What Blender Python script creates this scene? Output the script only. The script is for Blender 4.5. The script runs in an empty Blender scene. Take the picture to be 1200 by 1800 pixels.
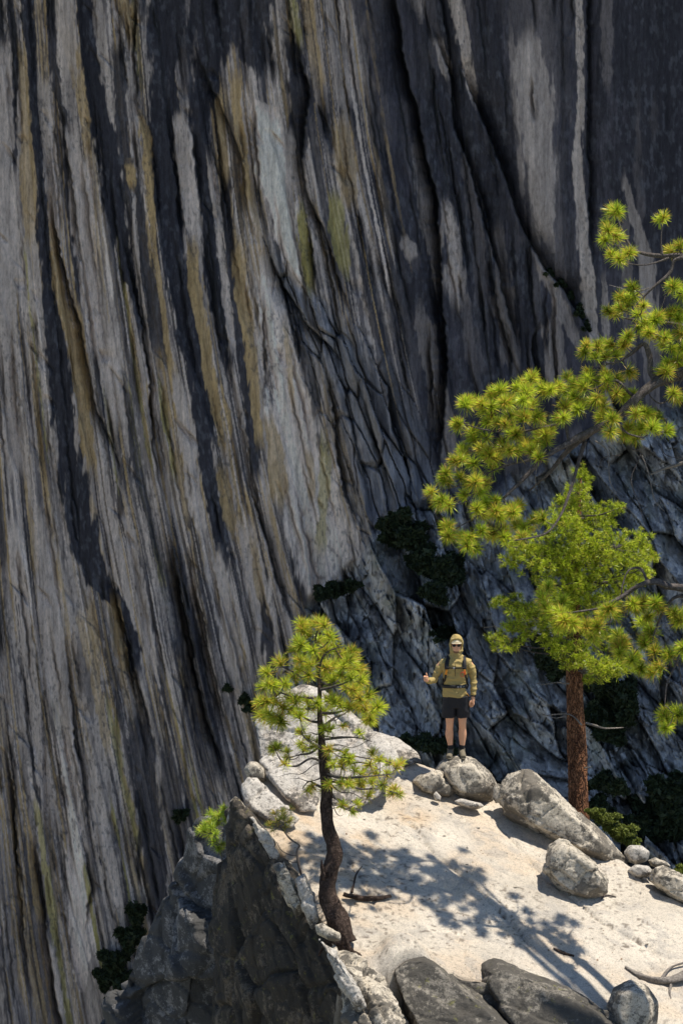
import bpy, bmesh, math, random
import numpy as np
from mathutils import Vector, Matrix, noise as mnoise
random.seed(7)
R = math.radians
scene = bpy.context.scene
col = scene.collection

# ------------------------------------------------------------------ camera
PITCH = R(12.0); F = 6000.0
cam_d = bpy.data.cameras.new('camera'); cam = bpy.data.objects.new('camera', cam_d); col.objects.link(cam)
cam.location = (0, 0, 0); cam.rotation_euler = (R(90) - PITCH, 0, 0)
cam_d.sensor_fit = 'VERTICAL'; cam_d.sensor_height = 36.0; cam_d.lens = 36.0 * F / 1800.0
cam_d.clip_end = 4000; cam_d.clip_start = 0.5
scene.camera = cam
# ------------------------------------------------------------------ sky and sun
EL = R(69.5); SX, SY = 0.99, 0.08
AZ = math.atan2(SX, SY)
sdir = Vector((math.sin(AZ) * math.cos(EL), math.cos(AZ) * math.cos(EL), math.sin(EL)))
world = bpy.data.worlds.new('World'); scene.world = world; world.use_nodes = True
wn = world.node_tree
sky = wn.nodes.new('ShaderNodeTexSky'); sky.sky_type = 'NISHITA'; sky.sun_disc = False
sky.sun_elevation = EL; sky.sun_rotation = AZ; sky.altitude = 2500; sky.air_density = 1.0; sky.dust_density = 0.3
wn.links.new(sky.outputs[0], wn.nodes['Background'].inputs[0]); wn.nodes['Background'].inputs[1].default_value = 0.12
sl = bpy.data.lights.new('sun', 'SUN'); sl.energy = 5.0; sl.angle = R(0.5); sl.color = (1.0, 0.93, 0.82)
so = bpy.data.objects.new('sun', sl); col.objects.link(so)
so.rotation_euler = sdir.to_track_quat('Z', 'Y').to_euler(); so.location = (20, 20, 60)
scene.view_settings.view_transform = 'Standard'; scene.view_settings.look = 'None'
scene.view_settings.exposure = 0.3; scene.view_settings.gamma = 1.0

# ------------------------------------------------------------------ helpers
fw = np.array([0, math.cos(PITCH), -math.sin(PITCH)]); up = np.array([0, math.sin(PITCH), math.cos(PITCH)])
def P(px, py, d):
    return d * (fw + (px - 600) / F * np.array([1., 0, 0]) + (900 - py) / F * up)
A0 = P(830, 1415, 50.0); GA, GB = -0.27, 0.25
def zplane(x, y): return A0[2] + GA * (x - A0[0]) + GB * (y - A0[1])
def gdepth(px, py):
    r = P(px, py, 1.0)
    return (A0[2] - GA * A0[0] - GB * A0[1]) / (r[2] - GA * r[0] - GB * r[1])
def G(px, py): return P(px, py, gdepth(px, py))

def tag(o, label=None, cat=None, group=None, kind=None):
    if label: o['label'] = label
    if cat: o['category'] = cat
    if group: o['group'] = group
    if kind: o['kind'] = kind
    return o
def mesh_np(name, verts, faces, m=None, parent=None, smooth=True, cols=None, attr='Col'):
    me = bpy.data.meshes.new(name)
    verts = np.asarray(verts, dtype=np.float32)
    if isinstance(faces, np.ndarray):
        k = faces.shape[1]
        me.vertices.add(len(verts)); me.vertices.foreach_set('co', verts.ravel())
        me.loops.add(faces.size); me.loops.foreach_set('vertex_index', faces.astype(np.int32).ravel())
        me.polygons.add(len(faces)); me.polygons.foreach_set('loop_start', np.arange(0, faces.size, k, dtype=np.int32))
        me.polygons.foreach_set('loop_total', np.full(len(faces), k, dtype=np.int32))
    else:
        me.from_pydata([tuple(v) for v in verts], [], faces)
    me.update(calc_edges=True)
    if smooth: me.polygons.foreach_set('use_smooth', np.ones(len(me.polygons), dtype=bool))
    if cols is not None:
        a = me.attributes.new(attr, 'FLOAT_COLOR', 'POINT')
        c = np.ones((len(verts), 4), dtype=np.float32); c[:, :3] = cols
        a.data.foreach_set('color', c.ravel())
    if m: me.materials.append(m)
    o = bpy.data.objects.new(name, me); col.objects.link(o)
    if parent: o.parent = parent
    return o
def empty(name, loc=(0, 0, 0)):
    o = bpy.data.objects.new(name, None); col.objects.link(o); o.location = tuple(loc); o.empty_display_size = .2
    bpy.context.view_layer.update()
    return o
def adopt(o, parent):            # world-space mesh -> child of an empty, kept in place
    me = o.data; me.transform(Matrix.Translation(-Vector(parent.location))); o.parent = parent
    return o
def recenter(o, loc):
    o.data.transform(Matrix.Translation(-Vector(tuple(loc)))); o.location = tuple(loc); return o
# --- numpy noise
def _h(ix, iy, seed):
    n = (ix.astype(np.int64) * 374761393 + iy.astype(np.int64) * 668265263 + seed * 974634777) & 0xffffffff
    n = ((n ^ (n >> 13)) * 1274126177) & 0xffffffff
    return ((n ^ (n >> 16)) & 0xffffff) / float(0xffffff)
def vn(x, y, seed=0):
    x0 = np.floor(x); y0 = np.floor(y); fx = x - x0; fy = y - y0
    fx = fx * fx * (3 - 2 * fx); fy = fy * fy * (3 - 2 * fy)
    a = _h(x0, y0, seed); b = _h(x0 + 1, y0, seed); c = _h(x0, y0 + 1, seed); d = _h(x0 + 1, y0 + 1, seed)
    return (a * (1 - fx) + b * fx) * (1 - fy) + (c * (1 - fx) + d * fx) * fy
def fbm(x, y, o=4, seed=0, g=0.5):
    s = 0; a = 1; t = 0
    for i in range(o):
        s = s + a * vn(x * 2 ** i + 17.3 * i, y * 2 ** i - 9.1 * i, seed + i * 13); t += a; a *= g
    return s / t
def vn3(x, y, z, seed=0):
    z0 = np.floor(z); fz = z - z0; fz = fz * fz * (3 - 2 * fz)
    s0 = (z0.astype(np.int64) * 7919)
    def lay(k):
        x0 = np.floor(x); y0 = np.floor(y); fx = x - x0; fy = y - y0
        fx = fx * fx * (3 - 2 * fx); fy = fy * fy * (3 - 2 * fy)
        sd = seed + (s0 + k * 7919)
        a = _h(x0, y0, sd); b = _h(x0 + 1, y0, sd); c = _h(x0, y0 + 1, sd); d = _h(x0 + 1, y0 + 1, sd)
        return (a * (1 - fx) + b * fx) * (1 - fy) + (c * (1 - fx) + d * fx) * fy
    return lay(0) * (1 - fz) + lay(1) * fz
def fbm3(p, sc, o=4, seed=0, g=0.5):
    s = 0; a = 1; t = 0
    for i in range(o):
        q = p * sc * 2 ** i + 31.7 * i
        s = s + a * vn3(q[:, 0], q[:, 1], q[:, 2], seed + i * 101); t += a; a *= g
    return s / t - 0.5
def worley(x, y, seed=0):
    xi = np.floor(x); yi = np.floor(y)
    f1 = np.full(x.shape, 9.); f2 = np.full(x.shape, 9.); cid = np.zeros(x.shape)
    gx = np.zeros(x.shape); gy = np.zeros(x.shape)
    for dx in (-1, 0, 1):
        for dy in (-1, 0, 1):
            cx = xi + dx; cy = yi + dy
            ox = cx + _h(cx, cy, seed); oy = cy + _h(cx, cy, seed + 5)
            d = np.hypot(x - ox, y - oy); idv = _h(cx, cy, seed + 9)
            m = d < f1
            f2 = np.where(m, f1, np.minimum(f2, d)); cid = np.where(m, idv, cid)
            gx = np.where(m, x - ox, gx); gy = np.where(m, y - oy, gy); f1 = np.where(m, d, f1)
    return f1, f2, cid, gx, gy
def worley3(p, seed):
    b = np.floor(p); best = np.full(len(p), 9.); f2 = np.full(len(p), 9.); h = np.zeros(len(p))
    for i in (-1, 0, 1):
        for j in (-1, 0, 1):
            for k in (-1, 0, 1):
                c = b + np.array([i, j, k]); s = (c[:, 2].astype(np.int64) * 7919) + seed
                o = c + np.stack([_h(c[:, 0], c[:, 1], s), _h(c[:, 0], c[:, 1], s + 1), _h(c[:, 0], c[:, 1], s + 2)], 1)
                n = np.stack([_h(c[:, 0], c[:, 1], s + 3), _h(c[:, 0], c[:, 1], s + 4), _h(c[:, 0], c[:, 1], s + 5)], 1) - .5
                d = np.linalg.norm(p - o, axis=1); m = d < best
                hv = ((p - o) * n).sum(1) * 1.6 + n[:, 0] * .8
                f2 = np.where(m, best, np.minimum(f2, d)); h = np.where(m, hv, h); best = np.where(m, d, best)
    return h, f2 - best
def sstep(a, b, x):
    t = np.clip((x - a) / (b - a), 0, 1); return t * t * (3 - 2 * t)

# ------------------------------------------------------------------ materials
class NT:
    def __init__(s, name):
        s.m = bpy.data.materials.new(name); s.m.use_nodes = True; s.t = s.m.node_tree
        s.b = s.t.nodes['Principled BSDF']; s.out = s.t.nodes['Material Output']
        s.tc = s.t.nodes.new('ShaderNodeTexCoord')
    def n(s, ty, **kw):
        nd = s.t.nodes.new(ty)
        for k, v in kw.items():
            if k.startswith('i_'):
                key = k[2:]; key = int(key) if key.isdigit() else key
                nd.inputs[key].default_value = v
            else: setattr(nd, k, v)
        return nd
    def l(s, a, b): s.t.links.new(a, b)
    def noise(s, scale, detail=5, rough=.6, vec=None, stretch=None):
        nd = s.n('ShaderNodeTexNoise'); nd.inputs['Scale'].default_value = scale
        nd.inputs['Detail'].default_value = detail; nd.inputs['Roughness'].default_value = rough
        v = vec or s.tc.outputs['Object']
        if stretch:
            mp = s.n('ShaderNodeMapping'); mp.inputs['Scale'].default_value = stretch; s.l(v, mp.inputs['Vector']); v = mp.outputs[0]
        s.l(v, nd.inputs['Vector']); return nd.outputs['Fac']
    def ramp(s, fac, stops):
        r = s.n('ShaderNodeValToRGB'); e = r.color_ramp.elements
        while len(e) < len(stops): e.new(.5)
        for i, (p, c) in enumerate(stops):
            e[i].position = p; e[i].color = (c, c, c, 1) if isinstance(c, (int, float)) else (*c, 1)
        s.l(fac, r.inputs[0]); return r.outputs[0]
    def ramp2(s, v, a, b, top):
        m = s.n('ShaderNodeMapRange'); m.interpolation_type = 'SMOOTHSTEP'; s.l(v, m.inputs[0]); m.inputs[1].default_value = a; m.inputs[2].default_value = b; m.inputs[3].default_value = 0; m.inputs[4].default_value = top
        return m.outputs[0]
    def mix(s, fac, a, b, mode='MIX'):
        x = s.n('ShaderNodeMix', data_type='RGBA', blend_type=mode)
        for v, i in ((fac, 0), (a, 6), (b, 7)):
            if hasattr(v, 'is_linked') or hasattr(v, 'links'): s.l(v, x.inputs[i])
            else: x.inputs[i].default_value = v if i == 0 else (*v, 1)
        return x.outputs[2]
    def bump(s, h, dist, strength=1.0, prev=None):
        b = s.n('ShaderNodeBump'); b.inputs['Strength'].default_value = strength; b.inputs['Distance'].default_value = dist
        s.l(h, b.inputs['Height'])
        if prev: s.l(prev, b.inputs['Normal'])
        return b.outputs[0]
def granite(name, pale, mid, lichen=(.06, .056, .05), lich=.5, scale=1.0, warm=(.45, .30, .17), warm_amt=.3, yellow=0.0, bumpd=.02, rough_l=.62):
    t = NT(name)
    n1 = t.noise(1.3 * scale, 6, .6); n2 = t.noise(9 * scale, 8, .72); n3 = t.noise(60 * scale, 3, .7); n4 = t.noise(8 * scale, 10, .82); n6 = t.noise(20 * scale, 6, .85)
    c = t.mix(t.ramp(n2, [(.38, 0.), (.62, 1.)]), mid, pale)
    c = t.mix(t.ramp(n1, [(.50, 0.), (.72, warm_amt)]), c, warm)
    # crystal speckle
    sp = t.ramp(n3, [(.30, (.35, .35, .37)), (.42, (.95, .95, .95)), (.7, (1.12, 1.1, 1.06))])
    c = t.mix(.85, c, sp, 'MULTIPLY')
    if lich > 0:
        lm = t.n('ShaderNodeMath', operation='MULTIPLY_ADD'); t.l(n1, lm.inputs[0]); lm.inputs[1].default_value = .85; t.l(n4, lm.inputs[2])
        th = 1.06 - .17 * lich
        c = t.mix(t.ramp2(lm.outputs[0], th, th + .05, .82), c, lichen)
        c = t.mix(t.ramp(n6, [(.53, 0.), (.575, .75)]), c, tuple(x * .6 + y * .25 for x, y in zip(lichen, mid)))
        n7 = t.noise(11 * scale, 6, .8); c = t.mix(t.ramp(n7, [(.56, 0.), (.61, .45)]), c, tuple(x * .55 for x in mid))
        lw = t.noise(5 * scale, 9, .8); c = t.mix(t.ramp(lw, [(.63, 0.), (.70, .4)]), c, tuple(min(1, x * 1.15) for x in pale))
    if yellow > 0:
        n5 = t.noise(6 * scale, 8, .7)
        c = t.mix(t.ramp(n5, [(.60, 0.), (.68, yellow)]), c, (.26, .25, .06))
    t.l(c, t.b.inputs['Base Color']); t.b.inputs['Roughness'].default_value = .92; t.b.inputs['Specular IOR Level'].default_value = .25
    b = t.bump(n2, bumpd, .8); b = t.bump(n3, bumpd * .18, .8, b)
    t.l(b, t.b.inputs['Normal'])
    return t.m
def plain(name, colr, rough=.8, nscale=0, amt=.3, bumpd=0, metallic=0, stretch=None):
    t = NT(name)
    if nscale:
        n = t.noise(nscale, 5, .6, stretch=stretch)
        c = t.mix(n, tuple(x * (1 - amt) for x in colr), tuple(min(1, x * (1 + amt)) for x in colr))
        t.l(c, t.b.inputs['Base Color'])
        if bumpd: t.l(t.bump(n, bumpd), t.b.inputs['Normal'])
    else: t.b.inputs['Base Color'].default_value = (*colr, 1)
    t.b.inputs['Roughness'].default_value = rough; t.b.inputs['Metallic'].default_value = metallic
    t.b.inputs['Specular IOR Level'].default_value = .3
    return t.m
def bark(name, dark, light, crack=(.02, .015, .012), sc=1.0, bd=.03):
    t = NT(name)
    n = t.noise(9 * sc, 6, .7, stretch=(1, 1, .22)); n2 = t.noise(45 * sc, 4, .7, stretch=(1, 1, .35))
    v = t.n('ShaderNodeTexVoronoi', feature='DISTANCE_TO_EDGE'); v.inputs['Scale'].default_value = 17 * sc
    mp = t.n('ShaderNodeMapping'); mp.inputs['Scale'].default_value = (1, 1, .22)
    dn = t.n('ShaderNodeTexNoise'); dn.inputs['Scale'].default_value = 6 * sc; t.l(t.tc.outputs['Object'], dn.inputs['Vector'])
    add = t.n('ShaderNodeVectorMath', operation='MULTIPLY_ADD'); t.l(dn.outputs['Color'], add.inputs[0]); add.inputs[1].default_value = (.15, .15, .15)
    t.l(t.tc.outputs['Object'], add.inputs[2]); t.l(add.outputs[0], mp.inputs['Vector']); t.l(mp.outputs[0], v.inputs['Vector'])
    c = t.mix(t.ramp(n, [(.35, 0.), (.65, 1.)]), dark, light)
    c = t.mix(t.ramp(n2, [(.3, .5), (.6, 0.)]), c, tuple(x * .5 for x in dark))
    c = t.mix(t.ramp(v.outputs['Distance'], [(.0, .9), (.09, 0.)]), c, crack)
    t.l(c, t.b.inputs['Base Color']); t.b.inputs['Roughness'].default_value = .95; t.b.inputs['Specular IOR Level'].default_value = .15
    b = t.bump(t.ramp(v.outputs['Distance'], [(0., 0.), (.2, 1.)]), bd); b = t.bump(n2, bd * .4, 1, b)
    t.l(b, t.b.inputs['Normal']); return t.m
def leafmat(name, trans=.45, rough=.5):
    t = NT(name)
    a = t.n('ShaderNodeAttribute', attribute_name='Col')
    t.l(a.outputs['Color'], t.b.inputs['Base Color']); t.b.inputs['Roughness'].default_value = rough; t.b.inputs['Specular IOR Level'].default_value = .35
    tr = t.n('ShaderNodeBsdfTranslucent'); t.l(a.outputs['Color'], tr.inputs['Color'])
    ms = t.n('ShaderNodeMixShader'); ms.inputs[0].default_value = trans
    t.l(t.b.outputs[0], ms.inputs[1]); t.l(tr.outputs[0], ms.inputs[2]); t.l(ms.outputs[0], t.out.inputs['Surface'])
    return t.m

M_NEEDLE = leafmat('needles', .42, .36)
M_LEAF = leafmat('shrub_leaves', .3, .6)
M_BARKD = bark('dark_bark', (.06, .040, .032), (.17, .12, .095), (.022, .016, .013), 2.4, .02)
M_BARKR = bark('red_bark', (.17, .075, .04), (.46, .22, .11), (.035, .015, .01), 1.35, .035)
M_TWIG = bark('twig_bark', (.12, .10, .09), (.27, .235, .21), (.05, .04, .035), 3.0, .008)
M_DEAD = bark('dead_wood', (.25, .22, .19), (.45, .40, .35), (.08, .07, .06), 3.0, .006)
M_LIT = granite('pale_granite', (.60, .56, .50), (.40, .37, .33), lich=.55, warm_amt=.45, scale=1.0, bumpd=.03)
M_BOULD = granite('boulder_granite', (.62, .555, .455), (.44, .39, .31), lich=.95, warm_amt=.35, scale=1.1, bumpd=.03)
M_DARKR = granite('lichen_granite', (.32, .29, .245), (.16, .145, .12), lich=1.3, warm=(.16, .13, .08), warm_amt=.5, yellow=.5, scale=1.2, bumpd=.05)
M_OUT = granite('outcrop_granite', (.21, .175, .135), (.10, .082, .062), lichen=(.035, .033, .03), lich=1.3, warm=(.16, .12, .07), warm_amt=.5, yellow=.55, scale=1.3, bumpd=.07)
M_GREYR = granite('grey_granite', (.30, .29, .285), (.17, .165, .16), lichen=(.05, .05, .05), lich=1.1, warm=(.2, .2, .17), warm_amt=.4, scale=.8, bumpd=.05)

# ------------------------------------------------------------------ cliff (one sheet of relief, ~150 m away)
def build_cliff():
    su, st = 1.45, 2.3
    us = np.arange(-140, 1341, su); vs = np.arange(-200, 1941, st)
    U, V = np.meshgrid(us, vs)
    H = np.zeros(U.shape)                                     # metres toward the viewer
    # flow warp
    wx = (fbm(U / 260, V / 420, 3, 3) - .5)
    Uw = U + 11 * wx + 4 * (fbm(U / 40, V / 160, 2, 5) - .5)
    def kslope(u, v):
        a = np.interp(u, [-200, 0, 150, 350, 560, 700, 850, 980, 1300], [.03, .08, .14, .17, .22, .24, .16, .03, 0.])
        return a * (0.55 + .65 * np.clip(v / 1000, -.1, 1.2))
    # line where the broken crag begins
    cl = np.interp(U, [200, 300, 380, 480, 540, 620, 680, 760, 850, 1050, 1340], [2600, 1950, 1750, 1230, 1060, 1000, 905, 880, 880, 760, 640])
    cl = cl + 40 * (fbm(U / 50, V / 60, 3, 21) - .5)
    crag = sstep(-14, 26, V - cl)
    SH = U - np.interp(V, [-200, 0, 400, 900, 1500, 1940], [-8, 0, 42, 115, 230, 330]) * np.interp(U, [0, 500, 800, 1000], [1, 1, .55, .08])
    band0 = sstep(560, 640, U) * sstep(950, 850, U) * .6
    # broad relief
    H += 1.5 * (fbm(SH / 150, V / 900, 2, 11) - .5)
    H += .35 * (fbm(SH / 60, V / 900, 2, 12) - .5) * (1 - crag)
    leftw = sstep(720, 520, U + .0 * V) + .35
    H += leftw * (1 - crag) * .03 * (fbm(SH / 10, V / 380, 3, 14) - .5)
    # exfoliation flakes: saw profile across the flow
    for sc, amp, sd in ((120, .40, 31), (47, .10, 37), (19, .02, 41)):
        ph = SH / sc + 1.6 * fbm(SH / (sc * 2.5), V / 900, 2, sd) + .10 * fbm(U / 30, V / 60, 3, sd + 3)
        cell = np.floor(ph); fr = ph - cell
        ampv = .25 + 1.1 * vn(cell * 3.7, V / 260 + cell * 11.3, sd + 7)
        saw = np.where(fr < .95, fr / .95, (1 - fr) / .05)
        H += amp * ampv * (saw - .5) * (1 - crag) * np.interp(U, [0, 500, 640, 900, 1200], [1, 1, .75, .45, .2])
    H += (.03 + .10 * np.maximum(crag, band0)) * (fbm(U / 9, V / 22, 3, 51) - .5)
    H += (.07 + .15 * np.maximum(crag, band0)) * (fbm(U / 34, V / 60, 4, 52) - .5)
    # fractured band running down to the crag
    bandc = np.interp(V, [380, 480, 620, 800, 960, 1100], [455, 490, 600, 680, 740, 800])
    bandw = np.interp(V, [380, 480, 620, 800, 960], [8, 24, 70, 95, 110])
    band = np.clip(1.25 - np.abs(U - bandc) / bandw, 0, 1) * sstep(390, 480, V) * (1 - crag)
    kx = np.interp(U, [780, 1050], [0, .35]) * (V > 500)
    def blocks(a, b, k, sd, crackw=.10):
        s = (U - k * V - kx * (V - 1000) + 14 * (fbm(U / 60, V / 60, 3, sd + 2) - .5)) / a; t = (V + .25 * U + 16 * (fbm(U / 50, V / 50, 3, sd + 4) - .5)) / b
        f1, f2, cid, gx, gy = worley(s, t, sd)
        e = f2 - f1
        tx = np.sin(cid * 57.3); ty = np.cos(cid * 91.7)
        return cid - .5, sstep(0, crackw, e), gx * tx * 1.6, gy * ty * 1.6
    c1, e1, gx, gy = blocks(20, 120, .38, 61)
    H += band * (.8 * c1 + .5 * (e1 - 1) + .35 * gx)
    # crag: slabs and blocks stepping down and forward
    kk = .34
    c2, e2, gx2, gy2 = blocks(46, 150, kk, 71, .05)
    c3, e3, gx3, gy3 = blocks(17, 44, kk * .8, 75, .07)
    c4, e4, gx4, gy4 = blocks(8, 17, .2, 79, .12)
    sm_ = .35 + 1.0 * sstep(.42, .62, fbm(U / 90, V / 90, 2, 89))
    rb = 1.9 * c2 + .5 * (e2 - 1) + 1.7 * gx2 + 1.4 * gy2 + sm_ * (.55 * c3 + .22 * (e3 - 1) + .5 * gx3 + .45 * gy3) + sm_ * .20 * c4 + .06 * (e4 - 1) + .22 * gx4 + .2 * gy4 + 1.6 * (fbm(U / 110, V / 120, 2, 87) - .5)
    H += crag * (rb + .45 * (fbm(U / 22, V / 30, 4, 81) - .5))
    H += crag * np.clip(V - cl, 0, 900) * .022
    # ---- colours (linear albedo)
    pale = np.array([.60, .495, .42]); dark = np.array([.046, .044, .052]); tan = np.array([.52, .355, .17]); mid = np.array([.185, .16, .155]); yel = np.array([.46, .38, .12]); white = np.array([.90, .74, .62])
    CT = dict(P=pale, D=dark, T=tan, M=mid, Y=yel, W=white)
    C = np.zeros(U.shape + (3,))
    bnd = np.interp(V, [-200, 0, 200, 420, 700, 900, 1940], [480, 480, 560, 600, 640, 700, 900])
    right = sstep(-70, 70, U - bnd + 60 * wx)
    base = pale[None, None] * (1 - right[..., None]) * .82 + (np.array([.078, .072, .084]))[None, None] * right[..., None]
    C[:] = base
    def blend(mask, colr): C[:] = C * (1 - mask[..., None]) + colr * mask[..., None]
    en = fbm(U / 9, V / 60, 4, 91) - .5; en2 = fbm(U / 4, V / 14, 2, 93) - .5
    def stroke(ty, pts, s=1.0, rag=.9):
        pts = sorted(pts, key=lambda p: p[1]); ys = [p[1] for p in pts]
        r0 = max(0, int((ys[0] + 200) / st) - 2); r1 = min(len(vs), int((ys[-1] + 200) / st) + 3)
        if r1 <= r0: return
        v = vs[r0:r1]; x = np.interp(v, ys, [p[0] for p in pts]); w = np.interp(v, ys, [p[2] for p in pts])
        xm, xM, wM = x.min(), x.max(), w.max() * 2 + 8
        c0 = max(0, int((xm - wM + 140) / su)); c1_ = min(len(us), int((xM + wM + 140) / su) + 1)
        if c1_ <= c0: return
        S = (slice(r0, r1), slice(c0, c1_))
        d = np.abs(Uw[S] - x[:, None]); ww = w[:, None]
        L = max(ys[-1] - ys[0], 1); e = min(.3 * L, 60)
        endm = np.clip(np.minimum((v - ys[0]) / e, (ys[-1] - v) / e), 0, 1)[:, None]
        m = sstep(1.12, .84, d / ww + rag * 1.6 * en[S] + .9 * en2[S] * np.minimum(1, 5 / ww) + .25 * en2[S]) * s
        m = m * sstep(0, .8, endm + en[S] * .9 + .12)
        CC = C[S]; CC[:] = CC * (1 - m[..., None]) + CT[ty] * m[..., None]
    def crack(pts, depth=.6, w=16, side=1, lip=.0, dk=.55):
        pts = sorted(pts, key=lambda p: p[1]); ys = [p[1] for p in pts]
        r0 = max(0, int((ys[0] + 200) / st)); r1 = min(len(vs), int((ys[-1] + 200) / st) + 1)
        if r1 - r0 < 3: return
        v = vs[r0:r1]; x = np.interp(v, ys, [p[0] for p in pts])
        x = x + 5 * (vn(v / 30., v * 0 + pts[0][0], 5) - .5) + 3 * (vn(v / 8., v * 0 + pts[0][0], 6) - .5)
        xm, xM = x.min(), x.max(); wM = w * 4 + 6
        c0 = max(0, int((xm - wM + 140) / su)); c1_ = min(len(us), int((xM + wM + 140) / su) + 1)
        if c1_ <= c0: return
        S = (slice(r0, r1), slice(c0, c1_))
        d = (U[S] - x[:, None]) * side
        L = max(ys[-1] - ys[0], 1); e = min(.35 * L, 90)
        tp = np.clip(np.minimum((v - ys[0]) / e, (ys[-1] - v) / e), 0, 1)[:, None]
        prof = np.where(d > 0, np.exp(-d / w), 0) * sstep(-1, 2.5, d)
        H[S] -= depth * prof * tp
        if lip: H[S] += lip * np.exp(-((d + 5) / 6.) ** 2) * tp
        # darker colour along the crack itself
        mk = np.exp(-((d - 1.6) / 1.9) ** 2) * tp * dk
        CC = C[S]; CC[:] = CC * (1 - mk[..., None]) + np.array([.022, .024, .022]) * mk[..., None]
    rnd = random.Random(5)
    def flowline(u, v, L, w0, w1=None):
        pts = []; n = max(3, int(L / 45)); w1 = w1 or w0
        for i in range(n + 1):
            f = i / n; pts.append((u, v, (w0 * (1 - f) + w1 * f) * (1 if 0 < i < n else .5)))
            u += float(kslope(u, v)) * L / n + rnd.uniform(-.5, .5); v += L / n
        return pts
    # broad zones first
    for z in [('M', [(350, -200, 130), (340, 0, 120), (330, 200, 85), (345, 420, 40), (370, 600, 20)], .8), ('D', [(640, 150, 30), (650, 300, 55), (690, 420, 70), (730, 560, 60), (760, 700, 40)], .55),
              ('M', [(560, -200, 60), (560, 0, 70), (585, 120, 65), (610, 190, 45)], .9), ('P', [(570, -200, 50), (560, 20, 52), (590, 110, 55), (622, 185, 30)], .6),
              ('M', [(600, 220, 40), (610, 400, 50), (640, 560, 45), (650, 660, 25)], .7), ('D', [(740, -200, 25), (760, 60, 40), (800, 220, 46), (850, 400, 70), (900, 560, 85), (880, 700, 95), (860, 860, 60)], .75), ('D', [(1160, -200, 110), (1160, 200, 105), (1180, 500, 90)], .8), ('M', [(930, -200, 60), (935, 60, 55), (945, 250, 60), (960, 420, 45), (1000, 560, 30)], .6),
              ('M', [(20, 1300, 60), (60, 1600, 90), (60, 1940, 90)], .5), ('M', [(300, 900, 60), (340, 1200, 80), (380, 1500, 70), (420, 1800, 60)], .55)]:
        stroke(z[0], z[1], z[2], 1.1)
    # random streaks down the left and centre
    for i in range(760):
        u = rnd.uniform(-130, 640); v = rnd.uniform(-260, 1650); L = rnd.uniform(90, 560)
        ty = rnd.choices('PDTMYW', [.26, .32, .22, .12, .02, .06])[0]
        w = rnd.uniform(1.5, 9) if ty != 'D' else rnd.uniform(1.5, 8)
        if u > 560 and v > 300: ty = rnd.choice('MDMT')
        stroke(ty, flowline(u, v, L, w, w * rnd.uniform(.4, 1.6)), rnd.uniform(.35, .9), 1.0)
    for i in range(170):
        u = rnd.uniform(600, 1330); v = rnd.uniform(-260, 800); L = rnd.uniform(60, 420)
        ty = rnd.choices('PDM', [.10, .55, .35])[0]
        stroke(ty, flowline(u, v, L, rnd.uniform(3, 20)), rnd.uniform(.2, .6), 1.3)
    for i in range(700):       # hairline water streaks
        u = rnd.uniform(-130, 620); v = rnd.uniform(-260, 1500); ty = rnd.choices('PDTMW', [.2, .3, .2, .2, .1])[0]
        stroke(ty, flowline(u, v, rnd.uniform(200, 800), rnd.uniform(.8, 2.6)), rnd.uniform(.3, .8), .5)
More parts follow.
